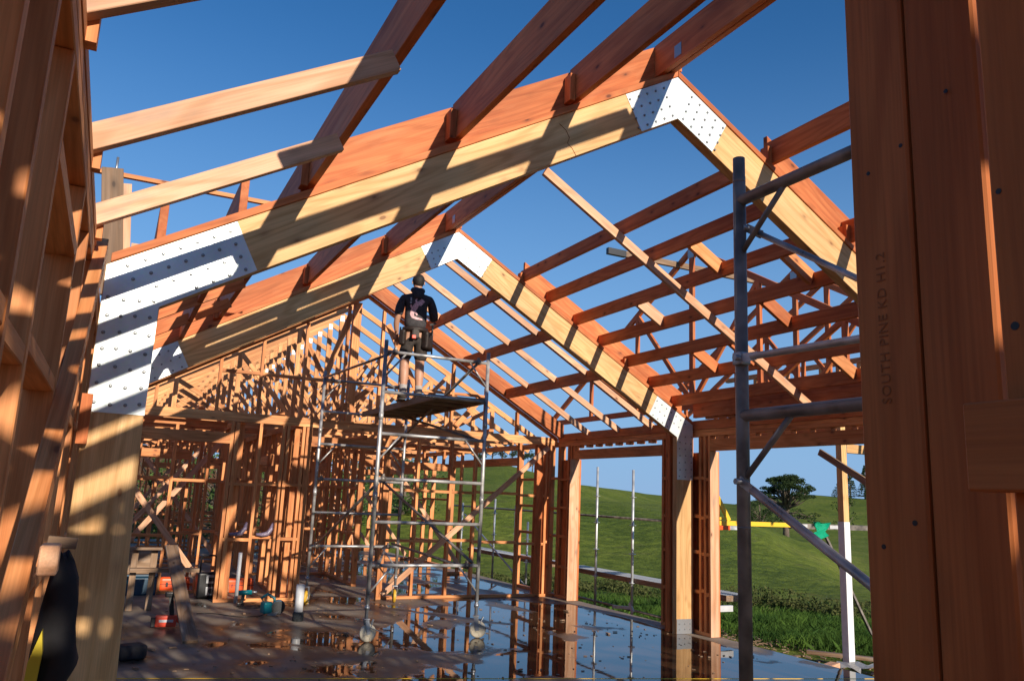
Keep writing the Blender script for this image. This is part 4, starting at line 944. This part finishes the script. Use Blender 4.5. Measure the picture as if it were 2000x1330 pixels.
t.part('body', MB().rbox((.75, 13.9, .13), (.52, .3, .26), .02), NAVY); t.part('lid', MB().rbox((.75, 13.9, .285), (.54, .32, .05), .02), NAVY); t.part('latch', MB().rbox((.62, 13.735, .2), (.08, .02, .06), .006), TEAL)
cb = MB().rbox((.72, 13.88, .50), (.46, .30, .38), .02, .08); solo('cardboard_carton', cb, OLD, 'brown carton on top of the dark blue toolbox', 'carton', (.72, 13.9, .31))
for (x, y, w, lab, rz) in ((1.29, 14.15, .46, 'orange tool case left of the radio', 0), (2.23, 13.9, .48, 'orange tool case right of the radio behind the studs', .1)):
    t = Thing('tool_case', lab, 'tool case', (x, y, 0), 'orange tool cases')
    t.part('shell', MB().rbox((x, y, .12), (w, .14, .22), .06, rz, seg=4), ORANGE)
    for k in (-1, 1): t.part('latch', MB().rbox((x+k*.11, y-.075, .12), (.035, .012, .07), .01), BLACK)
    t.part('seam', MB().rbox((x, y-.001, .125), (w+.006, .146, .008), .003, rz), BLACK)
t = T_('nail_gun', 'red nail gun lying on the slab under the leaning board', 'nail gun', (1.0, 10.7, 0))
t.part('body', MB().rbox((.97, 10.72, .08), (.24, .10, .13), .02, -.1, seg=2), REDP); t.part('handle', MB().beam((1.03, 10.72, .14), (1.0, 10.73, .36), .045, .05, (1, 0, 0)).rbox((.99, 10.73, .38), (.12, .07, .06), .015), BLACK)
t.part('magazine', MB().beam((1.08, 10.70, .12), (1.22, 10.6, .035), .03, .07), REDP); t.part('nose', MB().rbox((.83, 10.72, .07), (.05, .08, .11), .01), BLACK); t.part('stripe', MB().rbox((.97, 10.668, .085), (.16, .006, .03), .002, -.1), WHITEP)
solo('leaning_board', MB().beam((1.16, 9.62, .02), (1.02, 11.9, .86), .16, .035, (0, 0, 1)), OLD, 'long dirty board propped up over the red nail gun', 'board', (1.16, 9.62, 0), bevel=.003)
t = T_('saw_stool', 'low saw stool of rough boards behind the propped board', 'saw stool', (1.1, 12.1, 0))
t.part('top_board', MB().box(.30, .92, 12.0, 12.12, .80, .832), OLD); t.part('shelf_board', MB().box(.55, 1.42, 12.0, 12.15, .51, .56), OLD)
for x in (.60, .84):
    t.part('leg', MB().beam((x, 12.18, .002), (x, 12.18, .80), .045, .08, (1, 0, 0)), OLD)
t = T_('circular_saw', 'teal circular saw with coiled lead lying on the slab', 'circular saw', (2.35, 11.5, 0))
t.part('motor', MB().rbox((2.27, 11.5, .10), (.12, .13, .15), .03, .3, seg=3), TEAL); t.part('handle', MB().path([(2.24, 11.5, .15), (2.2, 11.52, .22), (2.28, 11.54, .27), (2.37, 11.52, .22), (2.38, 11.5, .14)], .02, 8), TEAL)
t.part('blade_guard', MB().lathe((2.42, 11.47, .11), [(.09, -.02), (.095, 0), (.09, .02)], 'y', 20), NAVY); t.part('blade', MB().lathe((2.42, 11.44, .10), [(.085, -.001), (.085, .001)], 'y', 24), BLACK); t.part('sole', MB().beam((2.32, 11.38, .01), (2.48, 11.62, .12), .12, .004), STUDM)
t = T_('power_drill', 'teal drill behind the circular saw', 'drill', (2.1, 12.35, 0))
t.part('body', MB().tube((2.02, 12.35, .19), (2.2, 12.33, .2), .035, 12), TEAL); t.part('grip', MB().beam((2.07, 12.35, .02), (2.09, 12.35, .17), .035, .045, (1, 0, 0)), BLACK); t.part('battery', MB().rbox((2.06, 12.35, .03), (.10, .07, .05), .01), BLACK); t.part('chuck', MB().tube((2.2, 12.33, .2), (2.27, 12.32, .203), .02, 10, .012), GREYM)
cc = []
for k in range(40): a = k*.55; cc.append((2.18+.16*math.cos(a)*(1+.1*math.sin(k)), 12.15+.16*math.sin(a), .012+.003*k*.4))
solo('coiled_lead', MB().path(cc, .005, 5), BLACK, 'loose black coil of lead by the teal drill', 'power lead', (2.18, 12.15, 0))
solo('extension_lead', MB().path([(1.42+.022*k, 11.75+.10*math.sin(k*.21)-.012*k, .006) for k in range(36)]+[(2.25, 11.42, .03)], .005, 5), BLACK, 'thin dark lead trailing left from the circular saw', 'power lead', (1.5, 11.7, 0))
t = T_('waste_pipe', 'white plastic waste pipe rising from the slab', 'pipe', (2.585, 10.95, 0))
t.part('pipe', MB().lathe((2.585, 10.95, 0), [(.055, 0), (.055, .455), (.050, .455), (.050, .40)], 'z', 24), WHITEP); t.part('collar', MB().lathe((2.585, 10.95, 0), [(.072, 0), (.070, .09), (.06, .115)], 'z', 24), plain('dark_foam', (.03, .035, .04), .9, nscale=50, namt=.6))
solo('stub_pipe', MB().tube((2.05, 12.75, 0), (2.05, 12.75, .72), .028, 12), WHITEP, 'slim white pipe standing inside the wall framing', 'pipe', (2.05, 12.75, 0))
for x, lab in ((1.97, 'left'), (2.36, 'right')):
    pts = [(x-.11, 12.79, .985), (x-.02, 12.78, .98), (x+.06, 12.78, 1.0), (x+.11, 12.78, 1.07), (x+.13, 12.79, 1.16)]
    solo('wrap_bundle', MB().path(pts, [.02, .032, .038, .034, .016], 8), PLWRAP, '%s one of two mauve plastic bundles stuffed on the wall nog' % lab, 'plastic bundle', (x, 12.79, .95), 'plastic bundles on the nog')
solo('cap_bag', MB().rbox((.55, 8.95, .07), (.26, .2, .14), .05, .3, seg=3), CLOTHB, 'small black bag on the slab beside the near portal leg', 'bag', (.55, 8.95, 0))
solo('string_line', MB().tube((.40, 8.08, .012), (7.55, 6.10, .012), .004, 5), YELP, 'thin yellow string line stretched across the slab', 'string', (.4, 8.08, 0))
# black jacket on the left wall
jk = MB(); rows = []
prof = [(1.515, .055, .085, .02), (1.49, .045, .10, .05), (1.45, .035, .115, .055), (1.40, .028, .125, .05), (1.35, .024, .13, .055), (1.30, .022, .145, .06), (1.26, .02, .15, .06), (1.20, .018, .12, .05), (1.14, .017, .08, .04), (1.1, .016, .05, .03)]
for k, (z, x0, x1, dp) in enumerate(prof):
    row = []
    for i in range(14):
        a = 2*math.pi*i/14; cx, hw = (x0+x1)/2+.004, (x1-x0)/2*.8
        fold = 1+.12*math.sin(3*a+k*.9)
        row.append(jk._v((cx+hw*math.cos(a)*fold, 2.30+dp*math.sin(a)*fold, z+.012*math.sin(2*a+k)), (0, 0, 0)))
    rows.append(row)
for A, B in zip(rows, rows[1:]):
    for i in range(14): f = jk.bm.faces.new((A[i], A[(i+1) % 14], B[(i+1) % 14], B[i])); f.smooth = True
jk.bm.faces.new(rows[0]); jk.bm.faces.new(rows[-1][::-1])
t = T_('jacket', 'black jacket with a yellow stripe hanging on the left wall', 'jacket', (.08, 2.3, 1.1))
jo = t.part('cloth', jk, CLOTHB); t.part('stripe', MB().prism([(.028, 1.12), (.052, 1.12), (.062, 1.30), (.055, 1.35), (.035, 1.28)], 'y', 2.225, 2.262), HIVIS)
# post and batten behind at upper left
solo('thin_batten', MB().beam((-.35, 7.1, 4.20), (1.5, 7.1, 4.20), .045, .035), PINE, 'thin horizontal batten crossing the sky at upper left', 'batten', (-.3, 7.1, 4.2))
t = Thing('splice_post', 'rough doubled post with splintered edge behind the left wall', 'post', (-.02, 5.2, 2.7))
t.part('board', MB().beam((.03, 5.2, 2.78), (-.06, 5.2, 3.56), .045, .12, (1, 0, 0)), OLD, bevel=.002); t.part('board', MB().beam((.10, 5.26, 2.78), (.03, 5.26, 3.50), .03, .05, (1, 0, 0)), LIGHT)
t.part('block', MB().box(.1, .25, 5.1, 5.2, 3.02, 3.09), LIGHT); t.part('bolt', MB().tube((-.04, 5.2, 3.5), (-.04, 5.2, 3.64), .008, 6), GREYM)
# ------------------------------------------------------------------ vegetation
def leafm(name, c1, c2):
    M, n, l, b = mat(name)
    at = node(n, 'ShaderNodeAttribute', attribute_name='gr'); no = node(n, 'ShaderNodeTexNoise'); no.inputs['Scale'].default_value = 1.0; l.new(at.outputs['Vector'], no.inputs[0])
    r = ramp(n, [(.3, c1), (.7, c2)]); l.new(no.outputs[0], r.inputs[0]); l.new(r.outputs[0], b.inputs['Base Color'])
    b.inputs['Roughness'].default_value = .8; b.inputs['Specular IOR Level'].default_value = .2
    tr = node(n, 'ShaderNodeBsdfTranslucent'); l.new(r.outputs[0], tr.inputs[0]); mx = node(n, 'ShaderNodeMixShader'); mx.inputs[0].default_value = .25
    out = n['Material Output']; l.new(b.outputs[0], mx.inputs[1]); l.new(tr.outputs[0], mx.inputs[2]); l.new(mx.outputs[0], out.inputs[0])
    return M
LF1 = leafm('dark_foliage', (.018, .035, .012), (.055, .085, .025)); LF2 = leafm('bush_foliage', (.035, .06, .014), (.13, .13, .04)); LF3 = leafm('grass_blades', (.025, .07, .012), (.10, .18, .026)); BARK = plain('bark', (.16, .12, .09), .9, nscale=3, namt=.5, bump=.5)
LF4 = leafm('hedge_foliage', (.04, .08, .02), (.12, .19, .05))
def leaf(m_, c, s, n=None):
    a = Vector((random.gauss(0, 1), random.gauss(0, 1), random.gauss(0, .7))).normalized(); b = a.orthogonal().normalized()
    b = Matrix.Rotation(random.uniform(0, 6.28), 3, a) @ b; cc = a.cross(b)
    g = Vector(c)*2.0/max(s*8, .01) if False else Vector(c)*3
    vs = [m_._v(Vector(c)+b*s*p+cc*s*q, g) for p, q in ((-1, -.35), (.2, -.5), (1, 0), (.1, .5))]
    m_.bm.faces.new(vs)
def cloud(m_, c, rx, ry, rz, n, s, under=1.0):
    c = Vector(c)
    for _ in range(n):
        d = Vector((random.gauss(0, 1), random.gauss(0, 1), random.gauss(0, 1))).normalized()*random.uniform(.45, 1)**.5
        if d.z < 0: d.z *= under
        leaf(m_, c+Vector((d.x*rx, d.y*ry, d.z*rz)), s*random.uniform(.6, 1.3))
def polar(az, r): return Vector((.15+r*math.sin(math.radians(az)), r*math.cos(math.radians(az)), 0))
def gz(p): 
    r = math.hypot(p[0]-.15, p[1]); a = math.degrees(math.atan2(p[0]-.15, p[1])); return hillz(r, max(-60, min(90, a)))
# big umbrella pine
p = polar(45.25, 150); z0 = -3.0; H = 12.4
p.z = gz(p)-.3; z0 = p.z
t = Thing('pine_tree', 'large umbrella shaped pine on the far slope between the scaffold pole and white post', 'tree', p)
ax = Vector((math.cos(math.radians(45.25)), -math.sin(math.radians(45.25)), 0)); ay = Vector((ax.y*-1, ax.x, 0))
tr_ = MB(); lv = MB(); topz = 1.7+150*math.tan(math.radians(2.6)); Hh = topz-z0
tr_.path([p, p+Vector((.1, 0, Hh*.25)), p+ax*.3+Vector((0, 0, Hh*.45)), p+ax*.1+Vector((0, 0, Hh*.62))], [.62, .5, .42, .3], 9)
for k in range(46):
    a = random.uniform(0, 6.28); rr = random.uniform(.1, 1)**.6
    ex, ey = 4.3*rr*math.cos(a)+.3, 4.2*rr*math.sin(a)
    ez = Hh*(.93-.30*rr**2.2)+random.uniform(-.75, .05)
    e = p+ax*ex+ay*ey+Vector((0, 0, ez)); s = p+ax*.2+Vector((0, 0, Hh*random.uniform(.42, .6)))
    mid_ = s.lerp(e, .55)+Vector((0, 0, -.5*rr+.2))
    tr_.path([s, mid_, e], [.2, .11, .04], 5)
    cloud(lv, e+Vector((0, 0, .1)), 1.15, 1.15, .5, 130, .15, .5)
    for q in range(2):
        cloud(lv, e+ax*random.uniform(-1, 1)+ay*random.uniform(-1, 1)+Vector((0, 0, random.uniform(-.1, .35))), .7, .7, .35, 80, .15, .5)
for k in range(16):   # lower skirt
    a = random.uniform(0, 6.28); rr = random.uniform(.4, 1)
    e = p+ax*(4.3*rr*math.cos(a)+.8)+ay*(3.5*rr*math.sin(a))+Vector((0, 0, Hh*random.uniform(.26, .46)))
    s = p+ax*.1+Vector((0, 0, Hh*random.uniform(.2, .42)))
    tr_.path([s, s.lerp(e, .5)+Vector((0, 0, .4)), e], [.16, .09, .03], 5); cloud(lv, e, 1.1, 1.1, .4, 75, .16, .6)
cr = t.part('crown', lv, LF1); t.part('trunk', tr_, BARK)
def simple_tree(az, r, h, w, lab, name='tree', conifer=False, mt=None, dens=1.0, group=None, low=.25):
    p = polar(az, r); p.z = gz(p)-.1
    t = Thing(name, lab, 'tree', p, group); tr_ = MB(); lv = MB()
    tr_.path([p, p+Vector((.02*h, 0, h*.5)), p+Vector((0, 0, h*.92))], [h*.035, h*.025, h*.008], 7)
    s = max(.09, h*.016)*(r/60)**.3
    if conifer:
        for k in range(14):
            q = k/13; z = h*(.12+.88*q); rr = w*(1-q)**.8+.1
            for j in range(6):
                a = random.uniform(0, 6.28); e = p+Vector((rr*math.cos(a), rr*math.sin(a), z-.1*rr))
                tr_.path([p+Vector((0, 0, z)), e], [h*.006, h*.002], 4); cloud(lv, p.lerp(e, .65)+Vector((0, 0, z*.35)) if False else e*.65+(p+Vector((0, 0, z)))*.35, rr*.45, rr*.45, h*.03, int(22*dens), s)
    else:
        n = int(22*dens)
        for k in range(n):
            a = random.uniform(0, 6.28); q = random.uniform(low, 1); rr = w*math.sqrt(max(.05, 1-(2*(q-low)/(1-low)-1)**2))*random.uniform(.4, 1)
            e = p+Vector((rr*math.cos(a), rr*math.sin(a), h*q)); tr_.path([p+Vector((0, 0, h*q*.6)), e], [h*.012, h*.003], 4)
            cloud(lv, e, w*.34, w*.34, h*.09, int(70*dens), s)
    t.part('crown', lv, mt or LF1); t.part('trunk', tr_, BARK)
simple_tree(43.6, 165, 7.0, 2.8, 'dark tree low on the slope behind the scaffold brace', name='shrub_tree', dens=1.2)
simple_tree(48.9, 118, 7.2, 1.8, 'thin half bare tree beside the white porch post', name='sparse_tree', dens=.5)
for i, (az, h) in enumerate(((49.3, 8.5), (50.2, 10.5), (50.9, 9.0), (51.8, 10), (48.6, 5))):
    simple_tree(az, 285, h, 2.4, 'dark conifer on the right skyline, %s from the left' % NTH[[4, 0, 1, 2, 3].index(i) if False else i], name='conifer', conifer=True, group='conifers on the right skyline')
for i, (az, h) in enumerate(((24.2, 3.4), (25.1, 4.2), (25.8, 3.6), (26.5, 4.4), (27.3, 4.0), (28.0, 3.2))):
    simple_tree(az, 146, h, 1.7, 'pine on the crest seen between far gable studs, %s from the left' % NTH[i], name='pine_tree', dens=.8, group='pines on the hill crest', low=.45)
for i, (az, r, h, w) in enumerate(((-3, 33, 5.0, 3.2), (2.5, 36, 4.6, 3.4), (7, 34, 4.4, 3.0), (11, 37, 5, 3.2), (15.5, 40, 4.6, 3.0), (19, 44, 3.6, 2.6), (-9, 34, 5, 3.2))):
    simple_tree(az, r, h, w, 'bushy green tree behind the house framing, %s from the left' % NTH[[1, 2, 3, 4, 5, 6, 0][i]], name='bushy_tree', mt=LF4, dens=1.5, group='bushy trees behind the house', low=.02)
# row of scrub bushes along the foot of the slope
k = 0
random.seed(11)
BS = [(29.5, 24), (31, 25), (32.6, 24), (34.2, 25), (35.8, 23.5), (37.2, 24), (41.2, 22), (42.6, 22.5), (44, 22), (45.3, 22.8), (46.6, 22.2), (47.9, 22.6), (49.2, 22), (50.5, 22.5), (27, 27), (24.5, 28), (22, 29)]
for i, (az, r) in enumerate(BS):
    az += random.uniform(-.5, .5); p = polar(az, r+random.uniform(-1, 1)); p.z = gz(p)-.05; lv = MB(); bs = random.uniform(.55, 1.25)
    for q in range(8):
        cloud(lv, p+Vector((random.uniform(-.9, .9), random.uniform(-.6, .6), random.uniform(.0, .28)*bs)), .45*bs, .42, .18*bs, 130, .045)
    solo('scrub_bush', lv, LF2, 'brownish scrub bush, %s' % ('%s from the left in the first door opening' % NTH[i] if i < 6 else '%s from the left beyond the right opening' % NTH[i-6] if i < 14 else '%s from the right beyond the far openings' % NTH[i-14]), 'bush', p, 'scrub bushes at the foot of the slope')
# rough grass between slab and bushes
gm = MB(); random.seed(5)
for _ in range(95000):
    az = random.uniform(18, 53); r = random.triangular(10.5, 23, 12)
    p = polar(az, r)
    if p.x < 10.2+random.uniform(-.5, .6) or (p.x < 11 and random.random() < .3): continue
    p.z = gz(p)-.03; h = random.uniform(.07, .24)*(1+.45*math.sin(p.x*1.7+p.y*2.3)*math.sin(p.y*.9)); a = random.uniform(0, 6.28); w = .0045+.0022*r/10
    d = Vector((math.cos(a), math.sin(a), 0)); ln = Vector((random.gauss(0, .08), random.gauss(0, .08), 0)); g = p*1.4
    v = [gm._v(p-d*w, g), gm._v(p+d*w, g), gm._v(p+d*w*.6+ln*.5+Vector((0, 0, h*.6)), g), gm._v(p+ln*1.5+Vector((0, 0, h)), g), gm._v(p-d*w*.6+ln*.5+Vector((0, 0, h*.6)), g)]
    gm.bm.faces.new(v)
o = gm.build('grass', LF3); tag(o, None, None, kind='stuff'); o['label'] = 'long green grass growing beyond the slab edge'; o['category'] = 'grass'
# wood chips and gravel near the slab
gm = MB()
for _ in range(1500):
    x = random.uniform(7.7, 10.4); y = random.uniform(6, 13); s = random.uniform(.012, .04); a = random.uniform(0, 3.1)
    c = Vector((x, y, gz((x, y))+.012)); d = Vector((math.cos(a), math.sin(a), random.uniform(-.2, .3)))
    gm.beam(c-d*s, c+d*s, s*.7, s*.4)
o = gm.build('wood_chips', OLD); tag(o, 'wood chips and gravel scattered on the bare soil', 'wood chips', kind='stuff')
# leaves and debris on the slab puddles
random.seed(3)

gm = MB()
for _ in range(420):
    x = random.uniform(.4, 7.2); y = random.uniform(6.8, 12.7); q = random.uniform(.006, .022)*(1 if random.random() < .93 else 2.2); a = random.uniform(0, 3.1)
    c = Vector((x, y, q*.3)); d = Vector((math.cos(a), math.sin(a), 0))
    gm.beam(c-d*q, c+d*q, q*.8, q*.35)
o = gm.build('sawn_scraps', OLD); tag(o, 'tiny sawn scraps and chips scattered over the wet slab', 'wood scraps', kind='stuff')
